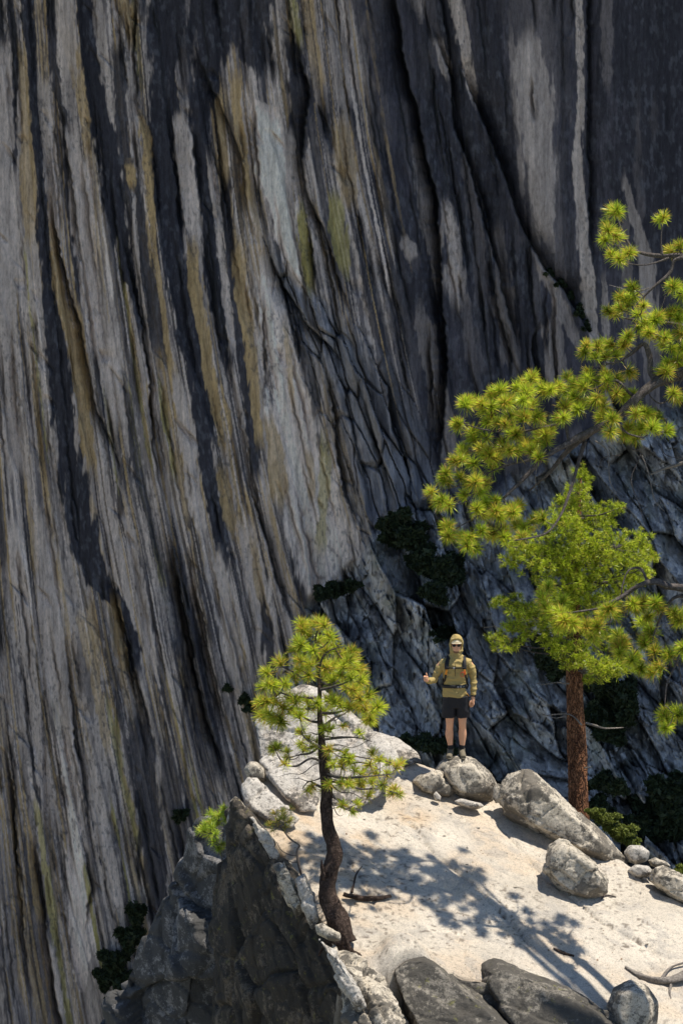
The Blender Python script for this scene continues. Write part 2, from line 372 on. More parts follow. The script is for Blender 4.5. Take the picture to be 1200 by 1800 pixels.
    # traced streaks
    T = [
     ('D', [(22, -200, 8), (22, 15, 7), (28, 110, 7), (24, 220, 6), (30, 320, 4)], .95),
     ('T', [(42, 60, 10), (50, 200, 12), (55, 350, 14), (60, 450, 12)], .7),
     ('P', [(10, 60, 12), (10, 250, 14), (12, 450, 18), (20, 650, 20), (30, 850, 22)], .85),
     ('D', [(45, -150, 10), (52, 30, 9), (62, 150, 9), (68, 250, 9), (78, 330, 10), (82, 420, 11), (88, 500, 11), (98, 570, 16), (106, 650, 19), (115, 760, 21), (130, 860, 24), (150, 960, 26), (178, 1025, 26), (210, 1065, 14), (232, 1120, 12), (238, 1200, 14)], 1.0),
     ('D', [(90, -100, 8), (92, 100, 8), (105, 170, 8), (118, 230, 7), (122, 350, 6), (135, 450, 7), (146, 560, 5)], .9),
     ('T', [(112, 40, 12), (140, 130, 12), (150, 200, 10), (160, 300, 5)], .75),
     ('P', [(112, -100, 14), (120, 60, 14), (128, 160, 12)], .8),
     ('P', [(75, 120, 12), (90, 260, 12), (98, 380, 12), (110, 470, 8)], .8),
     ('T', [(93, 380, 5), (100, 460, 9), (115, 540, 12), (135, 640, 12), (150, 760, 12), (165, 850, 8)], .85),
     ('P', [(125, 210, 10), (140, 320, 18), (150, 430, 20), (170, 530, 20), (190, 640, 20), (215, 760, 14)], .95),
     ('D', [(150, -150, 18), (150, 40, 12), (162, 130, 12), (178, 200, 16), (192, 270, 24), (202, 330, 22), (212, 400, 14), (235, 500, 12), (255, 600, 9)], 1.0),
     ('D', [(205, 60, 12), (212, 160, 14), (215, 250, 12), (240, 380, 18), (258, 470, 18), (275, 560, 18), (290, 650, 12)], .9),
     ('D', [(290, -200, 50), (290, 60, 34), (285, 150, 24), (285, 250, 26), (300, 350, 28), (312, 450, 24), (328, 540, 26), (345, 620, 24), (358, 700, 26), (360, 780, 20), (372, 860, 14), (385, 930, 12), (400, 1020, 8)], 1.0),
     ('D', [(370, -200, 50), (370, 30, 45), (362, 130, 26), (352, 210, 22), (356, 300, 17), (368, 400, 15), (378, 500, 16), (395, 600, 12), (405, 670, 8)], 1.0),
     ('D', [(430, -200, 45), (432, 30, 40), (455, 110, 26), (480, 150, 12)], .95),
     ('D', [(398, 300, 12), (402, 420, 9), (415, 525, 12), (430, 650, 10), (440, 750, 12), (452, 860, 9)], .95),
     ('D', [(505, 50, 14), (520, 120, 20), (530, 180, 18), (522, 250, 15), (530, 300, 9)], .95),
     ('T', [(246, 200, 6), (256, 240, 10), (265, 330, 8), (275, 420, 6)], .95), ('T', [(215, -50, 8), (225, 20, 9), (232, 100, 6)], .8),
     ('T', [(228, 285, 9), (232, 310, 9), (234, 335, 4)], .9), ('P', [(235, 330, 4), (242, 450, 5), (255, 560, 5), (268, 680, 5), (280, 780, 4)], .9),
     ('T', [(262, 330, 4), (280, 460, 5), (290, 560, 4), (305, 680, 5)], .8), ('P', [(305, 640, 4), (318, 700, 12), (332, 790, 12), (345, 880, 12), (360, 960, 10)], .9),
     ('P', [(312, 180, 8), (322, 270, 14), (338, 370, 16), (345, 430, 14)], .95), ('T', [(338, 420, 12), (345, 520, 11), (362, 620, 10), (378, 720, 9), (392, 800, 6)], .9),
     ('P', [(365, 260, 5), (380, 360, 7), (392, 470, 7), (403, 560, 7), (408, 640, 5)], .9), ('T', [(418, 420, 10), (425, 520, 12), (440, 620, 10), (450, 720, 10), (458, 800, 6)], .85),
     ('T', [(412, 110, 9), (415, 180, 9), (428, 260, 6), (440, 380, 6)], .85), ('W', [(440, 172, 10), (462, 190, 26), (470, 250, 26), (480, 320, 24), (498, 400, 22), (512, 470, 14), (525, 520, 6)], .95),
     ('P', [(500, 215, 10), (512, 280, 10), (520, 350, 12)], .8),
     ('Y', [(528, 350, 5), (532, 420, 11), (540, 490, 9), (545, 530, 4)], .85), ('Y', [(585, 330, 10), (592, 400, 14), (600, 460, 12), (606, 490, 6)], .65), ('T', [(600, 200, 14), (605, 280, 18), (615, 350, 14), (620, 380, 6)], .55),
     ('Y', [(508, -100, 8), (515, 30, 8), (528, 90, 6)], .6),
     ('W', [(462, 440, 6), (475, 520, 22), (492, 600, 34), (512, 700, 42), (520, 780, 46), (540, 850, 52), (560, 930, 58), (575, 1000, 50), (570, 1060, 30)], .85),
     ('T', [(470, 720, 8), (480, 790, 14), (488, 860, 16), (495, 900, 8)], .7), ('T', [(500, 560, 5), (508, 640, 7), (512, 720, 5)], .6), ('Y', [(568, 760, 8), (570, 820, 11), (566, 900, 9), (560, 990, 8)], .6), ('T', [(540, 780, 6), (546, 840, 8), (545, 890, 5)], .6),
     ('D', [(492, 490, 8), (515, 560, 12), (535, 620, 12), (552, 700, 9), (556, 760, 5)], .8),
     ('T', [(385, 810, 10), (395, 860, 14), (410, 920, 12), (420, 960, 6)], .8), ('P', [(425, 900, 16), (445, 1000, 20), (465, 1090, 20), (480, 1180, 16)], .8), ('T', [(440, 930, 6), (455, 1030, 8), (475, 1110, 6)], .6),
     ('D', [(458, 1040, 5), (466, 1100, 9), (478, 1180, 9), (488, 1230, 4)], .9), ('P', [(380, 960, 10), (395, 1050, 12), (410, 1140, 13), (420, 1220, 10)], .85),
     ('D', [(295, 940, 14), (315, 1040, 18), (332, 1130, 20), (348, 1220, 20), (365, 1320, 18), (385, 1400, 12)], .7),
     ('D', [(238, 1240, 20), (250, 1330, 24), (262, 1430, 22), (270, 1540, 22), (285, 1640, 20), (290, 1750, 16)], .85), ('D', [(290, 1300, 14), (305, 1400, 18), (318, 1500, 16), (325, 1580, 10)], .7),
     ('P', [(25, 900, 14), (35, 1020, 12), (50, 1120, 10), (60, 1200, 10), (75, 1330, 12), (90, 1450, 16)], .9), ('P', [(72, 880, 18), (85, 1000, 20), (95, 1120, 20), (110, 1250, 18), (130, 1380, 16)], .8),
     ('W', [(110, 1300, 8), (130, 1400, 14), (135, 1500, 16), (135, 1620, 16), (145, 1740, 12)], .8), ('P', [(150, 1300, 12), (170, 1420, 14), (195, 1540, 14), (215, 1620, 10)], .8), ('T', [(155, 1040, 8), (165, 1150, 10), (180, 1260, 9), (195, 1350, 6)], .6),
     ('T', [(200, 1040, 8), (212, 1120, 9), (222, 1200, 7)], .75), ('P', [(225, 880, 8), (235, 980, 9), (255, 1080, 9), (275, 1180, 9)], .85),
     ('P', [(800, -200, 14), (802, 0, 12), (814, 70, 13), (828, 150, 11), (835, 190, 5)], .95), ('P', [(925, 40, 12), (935, 120, 30), (945, 220, 36), (950, 310, 26), (958, 400, 16), (970, 440, 8)], .62),
     ('P', [(1012, -150, 8), (1014, 60, 7), (1020, 180, 6), (1014, 250, 8), (1018, 330, 10), (1026, 430, 12), (1036, 530, 13), (1044, 600, 10), (1048, 640, 5)], .9),
     ('M', [(1062, -100, 12), (1064, 60, 12), (1066, 130, 10), (1068, 165, 5)], .9), ('P', [(1095, 300, 6), (1110, 360, 8), (1135, 460, 12), (1140, 540, 12), (1130, 590, 8)], .6),
     ('P', [(705, 410, 5), (712, 430, 12), (718, 460, 8)], .6), ('P', [(780, 330, 4), (786, 400, 8), (795, 470, 10), (800, 560, 8)], .55), ('P', [(768, 60, 8), (780, 110, 10), (788, 145, 6)], .6),
     ('P', [(940, 440, 8), (960, 490, 14), (1000, 570, 16), (1020, 620, 8)], .45), ('D', [(860, -200, 40), (860, 100, 30), (885, 250, 26), (900, 330, 12)], .8),
     ('D', [(1120, -200, 60), (1150, 100, 60), (1170, 250, 50), (1190, 380, 40)], .75), ('D', [(995, 60, 10), (990, 250, 8), (1000, 450, 9), (1012, 580, 7)], .6),
    ]
    for t in T: stroke(t[0], t[1], t[2], .75)
    # salt-and-pepper break-up of the dark lichen
    rough_l = sstep(.52, .74, fbm(U / 5.5, V / 13, 4, 97))
    pm = rough_l * .22 * sstep(.75, .45, fbm(U / 60, V / 120, 3, 99)); lum = C.mean(axis=2)
    blend(pm * sstep(.14, .05, lum), np.array([.26, .265, .29]))
    blend(sstep(.60, .72, fbm(U / 4.2, V / 8, 3, 101)) * .5 * sstep(.42, .62, fbm(SH / 50, V / 200, 3, 104)), np.array([.07, .07, .075]))
    # crag colour
    cc = np.array([.72, .67, .61])[None, None] * (.55 + .75 * fbm(U / 40, V / 60, 4, 111)[..., None])
    lic = sstep(.56, .68, fbm(U / 30, V / 44, 4, 113))[..., None]; cc = cc * (1 - .45 * lic) + np.array([.21, .225, .15]) * .45 * lic
    dk = sstep(.50, .62, fbm(U / 12, V / 18, 4, 117))[..., None]; cc = cc * (1 - .55 * dk) + np.array([.07, .07, .08]) * .55 * dk
    cc = cc * (.7 + .3 * (e2 * (.6 + .4 * e3)))[..., None]
    blend(crag, cc)
    mb = band * .75; bc = np.array([.25, .25, .27])[None, None] * (.45 + 1.1 * fbm(U / 18, V / 50, 4, 121)[..., None]); blend(mb, bc)
    # traced cracks and edges
    K = [([(340, 75), (370, 150), (405, 215), (425, 270), (440, 380), (455, 430)], 1.0, 16, -1), ([(690, -60), (705, 60), (712, 110), (735, 200), (750, 280), (768, 350), (775, 450), (780, 560), (786, 650), (780, 760), (775, 850)], 2.0, 15, -1),
         ([(755, 40), (790, 140), (800, 230), (825, 300), (850, 400), (865, 440), (885, 520), (895, 560), (920, 650)], 1.2, 12, 1), ([(800, 100), (830, 170), (860, 240), (890, 320), (905, 370), (930, 430), (955, 475), (990, 510), (1010, 550), (1045, 600)], 1.6, 22, 1),
         ([(858, 400), (866, 470), (880, 560), (900, 620), (925, 680)], .9, 10, -1), ([(1032, -200), (1030, 0), (1030, 200), (1034, 400), (1040, 470)], .8, 9, 1), ([(1014, -100), (1006, 40), (998, 70)], .4, 6, -1),
         ([(490, 20), (520, 60), (535, 120), (546, 170), (535, 230), (530, 280), (545, 350), (570, 400), (585, 450), (600, 500), (625, 560)], 1.1, 13, -1), ([(470, 430), (500, 500), (540, 570), (590, 620), (612, 660)], 1.4, 16, -1),
         ([(560, 600), (580, 700), (590, 780), (600, 860), (640, 940)], 1.1, 14, 1), ([(645, 630), (680, 680), (690, 760), (712, 820), (740, 900)], 1.3, 12, 1), ([(620, 640), (650, 730), (668, 800), (700, 900)], 1.0, 10, -1),
         ([(238, -40), (240, 20), (238, 100), (246, 190), (262, 250)], .7, 8, -1), ([(100, 130), (112, 200), (118, 260), (128, 330), (140, 400), (150, 480)], .7, 8, -1), ([(88, 330), (98, 400), (110, 460), (125, 520), (145, 580), (165, 700), (190, 760), (215, 830)], 1.2, 12, -1),
         ([(210, 400), (230, 500), (250, 580), (262, 680), (270, 800), (290, 900)], .9, 9, 1), ([(430, 830), (450, 900), (470, 960), (497, 1060), (530, 1120)], 1.2, 10, 1), ([(462, 500), (463, 600), (463, 720)], .5, 6, 1), ([(445, 140), (452, 250), (458, 350), (470, 430)], .6, 8, -1),
         ([(190, 1000), (215, 1080), (235, 1160), (262, 1260), (280, 1340)], 1.2, 12, -1), ([(300, 940), (320, 1040), (335, 1120), (350, 1200), (372, 1290), (405, 1370)], 1.8, 16, -1), ([(335, 980), (352, 1060), (372, 1150), (390, 1250), (420, 1330)], 1.4, 13, -1),
         ([(110, 1100), (122, 1200), (130, 1290), (146, 1370), (160, 1460)], .8, 9, 1), ([(60, 1450), (75, 1550), (88, 1680), (110, 1800), (118, 1900)], 1.4, 12, -1), ([(10, 1300), (25, 1400), (36, 1550), (50, 1700)], .9, 9, -1),
         ([(145, 1480), (160, 1560), (150, 1640)], .8, 7, 1), ([(370, 200), (372, 260), (388, 340), (396, 430)], .5, 7, 1), ([(330, 210), (345, 290), (356, 380)], .6, 8, 1), ([(540, 380), (552, 440), (558, 540)], .9, 8, -1),
         ([(1045, 620), (1070, 700), (1120, 800), (1180, 880)], 1.0, 14, 1), ([(755, 560), (760, 660), (765, 780)], .8, 9, -1), ([(830, 300), (850, 370), (862, 430)], .6, 9, 1), ([(950, 560), (930, 600), (945, 660), (985, 720)], .8, 9, 1)]
    for pts, dp, w, sd in K: crack(pts, dp, w, sd, .10, .8)
    for i in range(420):
        u = rnd.uniform(-130, 620) if rnd.random() < .8 else rnd.uniform(600, 1000)
        v = rnd.uniform(-200, 1650) if u < 620 else rnd.uniform(-200, 700)
        p = flowline(u, v, rnd.uniform(50, 320), 1)
        crack(p, rnd.uniform(.15, .6), rnd.uniform(2.5, 7), rnd.choice((-1, -1, 1)), .05, rnd.uniform(.2, .75))
    for i in range(140):       # chipped flake ends
        u = rnd.uniform(-130, 620); v = rnd.uniform(-200, 1650); k = rnd.uniform(.35, .9); L = rnd.uniform(18, 60)
        crack([(u, v), (u + k * L * .6, v + L * .5), (u + k * L, v + L)], rnd.uniform(.12, .35), rnd.uniform(4, 12), rnd.choice((-1, 1)), .03, rnd.uniform(.05, .35))
    for i in range(150):       # slanting joints through the crag
        u = rnd.uniform(560, 1300); v = rnd.uniform(800, 1500); L = rnd.uniform(50, 220); k = rnd.uniform(.15, .75)
        if v < np.interp(u, [540, 620, 680, 760, 850, 1050, 1340], [1060, 1000, 905, 880, 880, 760, 640]): continue
        crack([(u, v), (u + k * L * .5, v + L * .5), (u + k * L * .95, v + L)], rnd.uniform(.2, .7), rnd.uniform(3, 8), rnd.choice((-1, 1)), .1, .4)
    # positions
    D = 150.0 + (V - 900) * .004 - H
    D += np.clip(-V - 60, 0, 200) * -.02
    X = D * (U - 600) / F; q = (900 - V) / F
    Y = D * (fw[1] + q * up[1]); Z = D * (fw[2] + q * up[2])
    verts = np.stack([X, Y, Z], -1).reshape(-1, 3)
    nr, nc = U.shape; idx = np.arange(nr * nc).reshape(nr, nc)
    faces = np.stack([idx[:-1, :-1], idx[1:, :-1], idx[1:, 1:], idx[:-1, 1:]], -1).reshape(-1, 4)
    t = NT('cliff_rock')
    a = t.n('ShaderNodeAttribute', attribute_name='Col')
    n1 = t.noise(3.0, 8, .7, stretch=(1.3, 1, .18)); n2 = t.noise(9, 5, .75, stretch=(1, 1, .35)); n3 = t.noise(1.6, 6, .65, stretch=(2.2, 1, .06))
    c = t.mix(1., a.outputs['Color'], t.ramp(n1, [(.30, .68), (.5, 1.), (.68, 1.25)]), 'MULTIPLY')
    c = t.mix(1., c, t.ramp(n2, [(.32, .7), (.48, 1.), (.7, 1.25)]), 'MULTIPLY')
    c = t.mix(1., c, t.ramp(n3, [(.35, .8), (.5, 1.), (.65, 1.15)]), 'MULTIPLY')
    t.l(c, t.b.inputs['Base Color']); t.b.inputs['Roughness'].default_value = .95; t.b.inputs['Specular IOR Level'].default_value = .2
    b = t.bump(n1, .07); b = t.bump(n2, .03, 1, b); b = t.bump(n3, .08, .8, b); t.l(b, t.b.inputs['Normal'])
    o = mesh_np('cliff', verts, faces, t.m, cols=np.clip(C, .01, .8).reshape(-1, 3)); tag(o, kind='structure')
    # the wall goes on above, below and to the sides of the frame
    top = verts.reshape(nr, nc, 3)
    def strip(name, line, offs):
        rows = [line] + [line + np.array(o_) + 1.5 * np.stack([fbm(line[:, 0] / 6 + i, line[:, 2] / 6, 3, 200 + i) - .5] * 3, -1) for i, o_ in enumerate(offs)]
        vv = np.concatenate(rows); n = len(line)
        ff = np.array([[r * n + i, r * n + i + 1, (r + 1) * n + i + 1, (r + 1) * n + i] for r in range(len(rows) - 1) for i in range(n - 1)])
        s = mesh_np(name, vv, ff, mcl); tag(s, kind='structure'); return s
    mcl = granite('upper_cliff_rock', (.24, .24, .24), (.1, .1, .105), scale=.2, lich=.7, bumpd=.3)
    ln = top[0, ::10]
    wide = np.concatenate([[ln[0] + (-40, 0, 0)], [ln[0] + (-12, 0, 0)], ln, [ln[-1] + (14, 0, 0)], [ln[-1] + (70, -10, 0)]])
    strip('upper_cliff_sunblock', wide, [(0, -4, 12), (0, -8, 30), (0, -12, 60), (0, -12, 75), (0, 60, 90)])  # unseen overhang, leaned forward to keep direct sun off the wall below
    lf = top[::12, 0]; strip('cliff_side', lf, [(-3, 1, 0), (-12, 2, 0), (-40, -4, 0)])
    rt = top[::12, -1]; strip('cliff_side', rt, [(3, 0, 0), (14, -2, 0), (70, -14, 0)])
    bt = top[-1, ::10]; bt = np.concatenate([[bt[0] + (-40, 0, 0)], bt, [bt[-1] + (60, -10, 0)]]); strip('cliff_foot', bt, [(0, -4, -10), (0, -12, -25)])
    gd = granite('valley_ground', (.3, .28, .25), (.15, .16, .1), scale=.05, lich=.5, bumpd=.3)
    gx = np.linspace(-1, 1, 41); GXX, GYY = np.meshgrid(gx * 1500, gx * 1500 + 200)
    gz = -75 + 6 * (fbm(GXX / 60, GYY / 60, 3, 3) - .5)
    gi = np.arange(41 * 41).reshape(41, 41)
    g = mesh_np('ground', np.stack([GXX, GYY, gz], -1).reshape(-1, 3), np.stack([gi[:-1, :-1], gi[:-1, 1:], gi[1:, 1:], gi[1:, :-1]], -1).reshape(-1, 4), gd); tag(g, kind='structure')
    def depth_at(px, py):
        i = int(round((py + 200) / st)); j = int(round((px + 140) / su)); return float(D[min(i, D.shape[0] - 1), min(j, D.shape[1] - 1)])
    return depth_at
cliff_depth = build_cliff()

# ------------------------------------------------------------------ rock ledge (bedrock heightfield)
def build_ledge():
    poly_px = [(1500, 1700), (1290, 1610), (1200, 1572), (1130, 1530), (1040, 1466), (960, 1408), (870, 1372), (790, 1348), (735, 1332), (680, 1312), (600, 1300), (500, 1320), (440, 1372),
               (440, 1420), (480, 1470), (525, 1550), (560, 1620), (600, 1680), (650, 1700), (700, 1702), (800, 1706), (900, 1722), (1000, 1752), (1100, 1820), (1300, 1900), (1500, 1960)]
    poly = np.array([G(*p)[:2] for p in poly_px])
    st = .032
    xs = np.arange(-6.5, 8.5, st); ys = np.arange(poly[:, 1].min() - 2.6, poly[:, 1].max() + 3.0, st)
    X, Y = np.meshgrid(xs, ys)
    wxy = .22 * (fbm(X / .5, Y / .5, 3, 5) - .5)
    dist = np.full(X.shape, 1e9); inside = np.zeros(X.shape, bool)
    n = len(poly)
    for i in range(n):
        a = poly[i]; b = poly[(i + 1) % n]; e = b - a
        t = np.clip(((X - a[0]) * e[0] + (Y - a[1]) * e[1]) / (e @ e), 0, 1)
        dist = np.minimum(dist, np.hypot(X - a[0] - t * e[0], Y - a[1] - t * e[1]))
        c = ((a[1] > Y) != (b[1] > Y)) & (X < (b[0] - a[0]) * (Y - a[1]) / (b[1] - a[1] + 1e-12) + a[0])
        inside ^= c
    sd = np.where(inside, -dist, dist) + wxy
    Z = zplane(X, Y)
    Z = Z + .16 * (fbm(X / 1.8, Y / 1.8, 3, 9) - .5) + .05 * (fbm(X / .4, Y / .5, 4, 10) - .5)
    # exfoliation steps running down-right
    a = (X * .45 + Y * .9)
    ph = a / .9 + 1.4 * fbm(X / 1.6, Y / 1.6, 3, 15); fr = ph - np.floor(ph)
    Z = Z + .045 * vn(np.floor(ph) * 3.1, X / 1.5, 16) * np.where(fr < .93, fr / .93, (1 - fr) / .07)
    f1, f2, cid, gx, gy = worley(X / .9 + .3 * fbm(X / .5, Y / .5, 3, 17), Y / 1.3, 18)
    Z = Z - .02 * sstep(.05, 0, f2 - f1)
    for cp in ([(700, 1420), (760, 1500), (840, 1560), (960, 1690)], [(860, 1440), (960, 1540), (1060, 1620), (1180, 1690)], [(580, 1450), (640, 1560), (690, 1640)], [(720, 1400), (700, 1450), (650, 1500)]):
        c_ = [G(*q) for q in cp]; yy_ = np.interp(X, [q[0] for q in c_] if c_[0][0] < c_[-1][0] else [q[0] for q in c_[::-1]], [q[1] for q in c_] if c_[0][0] < c_[-1][0] else [q[1] for q in c_[::-1]]) + .25 * (fbm(X / .4, X * 0 + cp[0][0], 3, 44) - .5)
        x0_, x1_ = min(q[0] for q in c_), max(q[0] for q in c_); tp_ = sstep(x0_, x0_ + .3, X) * sstep(x1_, x1_ - .3, X)
        Z = Z - .035 * tp_ * np.exp(-((Y - yy_) / .035) ** 2) - .03 * tp_ * np.where(Y < yy_, np.exp((Y - yy_) / .25), 0)
    # lump of bedrock left of centre at the front
    L = G(712, 1690); Z = Z + .34 * np.exp(-(((X - L[0]) / .33) ** 2 + ((Y - L[1]) / .45) ** 2) ** 1.5)
    o_ = np.clip(sd, 0, None)
    fb1, fb2, cd, _, _ = worley(X / .55 + .5 * Y, Y / .8, 23)
    Z = Z - (7.5 * o_ + .3 * sstep(0, .25, o_)) - .5 * cd * sstep(.05, .6, o_) + .35 * sstep(.0, .6, o_) * (fbm(X / .35, Y / .5, 4, 25) - .5)
    Z = Z - .10 * sstep(-.28, .05, sd)
    nr, nc = X.shape; idx = np.arange(nr * nc).reshape(nr, nc)
    verts = np.stack([X, Y, Z], -1).reshape(-1, 3)
    faces = np.stack([idx[:-1, :-1], idx[:-1, 1:], idx[1:, 1:], idx[1:, :-1]], -1).reshape(-1, 4)
    # colour: pale, sandy where grus lies, broken edges darkened, shade painted over the lit drop-off
    C = np.array([.64, .575, .48])[None, None] * (.80 + .4 * fbm(X / .7, Y / .7, 4, 31)[..., None])
    def bl(m, c): C[:] = C * (1 - m[..., None]) + np.array(c) * m[..., None]
    bl(.55 * sstep(.46, .66, fbm(X / .9, Y / .6, 4, 33)), (.64, .51, .37))
    bl(.5 * sstep(.58, .66, fbm(X / .25, Y / .2, 4, 35)), (.42, .39, .35))
    for px, py, r in ((520, 1500, .5), (530, 1450, .35), (725, 1440, .25), (640, 1480, .3), (600, 1560, .4)):
        g = G(px, py); bl(.5 * np.exp(-((X - g[0]) ** 2 + (Y - g[1]) ** 2) / r ** 2) * sstep(.3, .6, fbm(X / .2, Y / .2, 3, 37)), (.58, .38, .19))
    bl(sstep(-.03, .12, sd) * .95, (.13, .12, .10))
    bl(.8 * sstep(.70, .76, fbm(X / .05, Y / .05, 2, 39)) * sstep(.4, .6, fbm(X / .8, Y / .8, 2, 41)), (.16, .13, .10))
    t = NT('ledge_rock'); at = t.n('ShaderNodeAttribute', attribute_name='Col')
    n2 = t.noise(12, 9, .8); n3 = t.noise(60, 3, .75); n4 = t.noise(2.2, 9, .75)
    c = t.mix(1., at.outputs['Color'], t.ramp(n3, [(.33, (.55, .52, .48)), (.47, (1., 1., 1.)), (.7, (1.15, 1.13, 1.1))]), 'MULTIPLY')
    c = t.mix(1., c, t.ramp(n2, [(.34, .55), (.47, 1.), (.7, 1.08)]), 'MULTIPLY')
    c = t.mix(t.ramp(n4, [(.60, 0.), (.68, .35)]), c, (.25, .235, .21))
    t.l(c, t.b.inputs['Base Color']); t.b.inputs['Roughness'].default_value = .95; t.b.inputs['Specular IOR Level'].default_value = .2
    b = t.bump(n2, .04); b = t.bump(n3, .008, 1, b); t.l(b, t.b.inputs['Normal'])
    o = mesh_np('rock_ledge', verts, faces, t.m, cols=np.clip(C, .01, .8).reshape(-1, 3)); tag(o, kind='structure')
    def zat(x, y):
        j = int(np.clip(round((x - xs[0]) / st), 0, nc - 1)); i = int(np.clip(round((y - ys[0]) / st), 0, nr - 1)); return float(Z[i, j])
    # bedrock mass carrying the ledge (seen from the side)
    m0 = G(850, 1560)
    return zat
ledge_z = build_ledge()
def GL(px, py):                     # point of the real ledge surface under a pixel
    d = gdepth(px, py)
    for _ in range(6):
        p = P(px, py, d); z = ledge_z(p[0], p[1]); r = P(px, py, 1.0)
        d += (p[2] - z) / (-r[2] + .25)
    return P(px, py, d)

# ------------------------------------------------------------------ rocks from hulls
def rock_mesh(name, pts, m, voxel=.03, amp=.04, fs=3.0, seed=1, parent=None, facet=.0, fine=.012, round_=3, foli=None, centre=None):
    bm = bmesh.new()
    for p in pts: bm.verts.new(tuple(p))
    r = bmesh.ops.convex_hull(bm, input=bm.verts)
    dv = [v for v in bm.verts if not v.link_faces]
    if dv: bmesh.ops.delete(bm, geom=dv, context='VERTS')
    bmesh.ops.recalc_face_normals(bm, faces=bm.faces)
    me = bpy.data.meshes.new('t'); bm.to_mesh(me); bm.free()
    o = bpy.data.objects.new('t', me); col.objects.link(o)
    md = o.modifiers.new('r', 'REMESH'); md.mode = 'VOXEL'; md.voxel_size = voxel
    sm = o.modifiers.new('s', 'SMOOTH'); sm.iterations = round_ * 3; sm.factor = .6
    dg = bpy.context.evaluated_depsgraph_get(); me2 = bpy.data.meshes.new_from_object(o.evaluated_get(dg))
    bpy.data.objects.remove(o); bpy.data.meshes.remove(me)
    n = len(me2.vertices); v = np.empty(n * 3, np.float32); me2.vertices.foreach_get('co', v); v = v.reshape(-1, 3).astype(float)
    nn = np.empty(n * 3, np.float32); me2.vertices.foreach_get('normal', nn); nn = nn.reshape(-1, 3)
    d = amp * 2 * fbm3(v + seed * 7.7, fs / 2, 3, seed) + fine * 2 * fbm3(v + seed, fs * 4, 4, seed + 3, .6)
    if facet:
        wv = v + .12 * np.stack([fbm3(v + i * 5, 3, 2, seed + i) for i in range(3)], 1)
        h1, e1 = worley3(wv * fs * .8 + seed, seed + 9); h2, e2 = worley3(wv * fs * 2.4 + seed, seed + 19)
        d += facet * (h1 + .22 * h2 - .35 * sstep(.10, 0, e1) - .12 * sstep(.12, 0, e2))
    if foli is not None:                    # thin splitting layers along a direction
        f = np.array(foli[0], float); f /= np.linalg.norm(f)
        s = v @ f / foli[1] + 1.2 * fbm3(v, 1.1, 3, seed + 20); fr = s - np.floor(s)
        cellh = _h(np.floor(s), np.floor(s) * 0, seed + 31)
        d += foli[2] * (np.where(fr < .85, fr / .85, (1 - fr) / .15) - .5) * (.3 + cellh)
    v = v + nn * d[:, None]
    me2.vertices.foreach_set('co', v.astype(np.float32).ravel()); me2.name = name
    me2.polygons.foreach_set('use_smooth', np.ones(len(me2.polygons), bool)); me2.update()
    me2.materials.clear(); me2.materials.append(m)
    ob = bpy.data.objects.new(name, me2); col.objects.link(ob)
    if parent: adopt(ob, parent)
    else: recenter(ob, centre if centre is not None else (v[:, 0].mean(), v[:, 1].mean(), v[:, 2].min()))
    return ob
def outline_pts(out, d, th, k=.62, tilt=(0, 0), shift=(0, 0), thf=None):
    cx = sum(p[0] for p in out) / len(out); cy = sum(p[1] for p in out) / len(out); r = []
    for x, y in out:
        r.append(P(x, y, d + tilt[0] * (x - cx) + tilt[1] * (y - cy)))
        for s in (-1, 1):
            r.append(P(cx + (x - cx) * k + shift[0] * s, cy + (y - cy) * k + shift[1] * s, d + tilt[0] * (x - cx) * k + tilt[1] * (y - cy) * k + (thf if (thf is not None and s < 0) else th) * s))
    return r
def boulder(name, out, contact, th, m, label, cat='boulder', group=None, k=.62, dd=0, amp=.03, tilt=(0, 0), thf=None, **kw):
    d = gdepth(*contact) + dd
    o = rock_mesh(name, outline_pts(out, d, th, k, tilt, (0, 0), thf), m, amp=amp, **kw)
    return tag(o, label, cat, group)
SG = 'boulders lying on the pale ledge'
B1 = boulder('boulder', [(764, 1352), (775, 1338), (802, 1329), (836, 1334), (862, 1360), (877, 1386), (868, 1408), (835, 1414), (800, 1402), (775, 1378)], (830, 1412), .42, M_BOULD, 'rounded speckled grey boulder with the hiker standing on top of it', group=SG, seed=2, voxel=.022, fine=.012, round_=3, amp=.02, dd=.25, facet=.035, fs=2.6)
boulder('boulder', [(868, 1402), (869, 1384), (890, 1356), (914, 1347), (936, 1353), (1018, 1424), (1075, 1474), (1106, 1510), (1104, 1530), (1088, 1538), (1050, 1522), (970, 1480), (905, 1446), (880, 1425)], (990, 1488), .50, M_BOULD, 'longest boulder on the ledge, pale with a dark lichened upper end', group=SG, seed=5, voxel=.022, fine=.014, amp=.02, dd=.25, facet=.06, fs=2.2, round_=1)
boulder('boulder', [(954, 1530), (966, 1488), (984, 1478), (1010, 1488), (1045, 1518), (1068, 1545), (1064, 1568), (1032, 1586), (1000, 1578), (972, 1556)], (1000, 1578), .34, M_BOULD, 'squarish mottled boulder alone on the open slab just in front of the longest boulder', group=SG, seed=8, voxel=.018, fine=.010, facet=.05, fs=3, round_=1, k=.78, dd=.2)
boulder('boulder', [(1134, 1548), (1142, 1526), (1165, 1520), (1215, 1545), (1270, 1590), (1260, 1612), (1220, 1606), (1170, 1578)], (1180, 1582), .36, M_BOULD, 'grey boulder cut off by the right edge of the picture below the small pale stones', group=SG, seed=11, voxel=.02, dd=.2, facet=.04, round_=2)
boulder('stone', [(1094, 1498), (1105, 1486), (1128, 1486), (1142, 1498), (1138, 1512), (1118, 1520), (1100, 1514)], (1118, 1520), .17, M_LIT, 'pale rounded stone touching the lower right end of the longest boulder', 'stone', seed=13, voxel=.016, dd=.25, amp=.015)
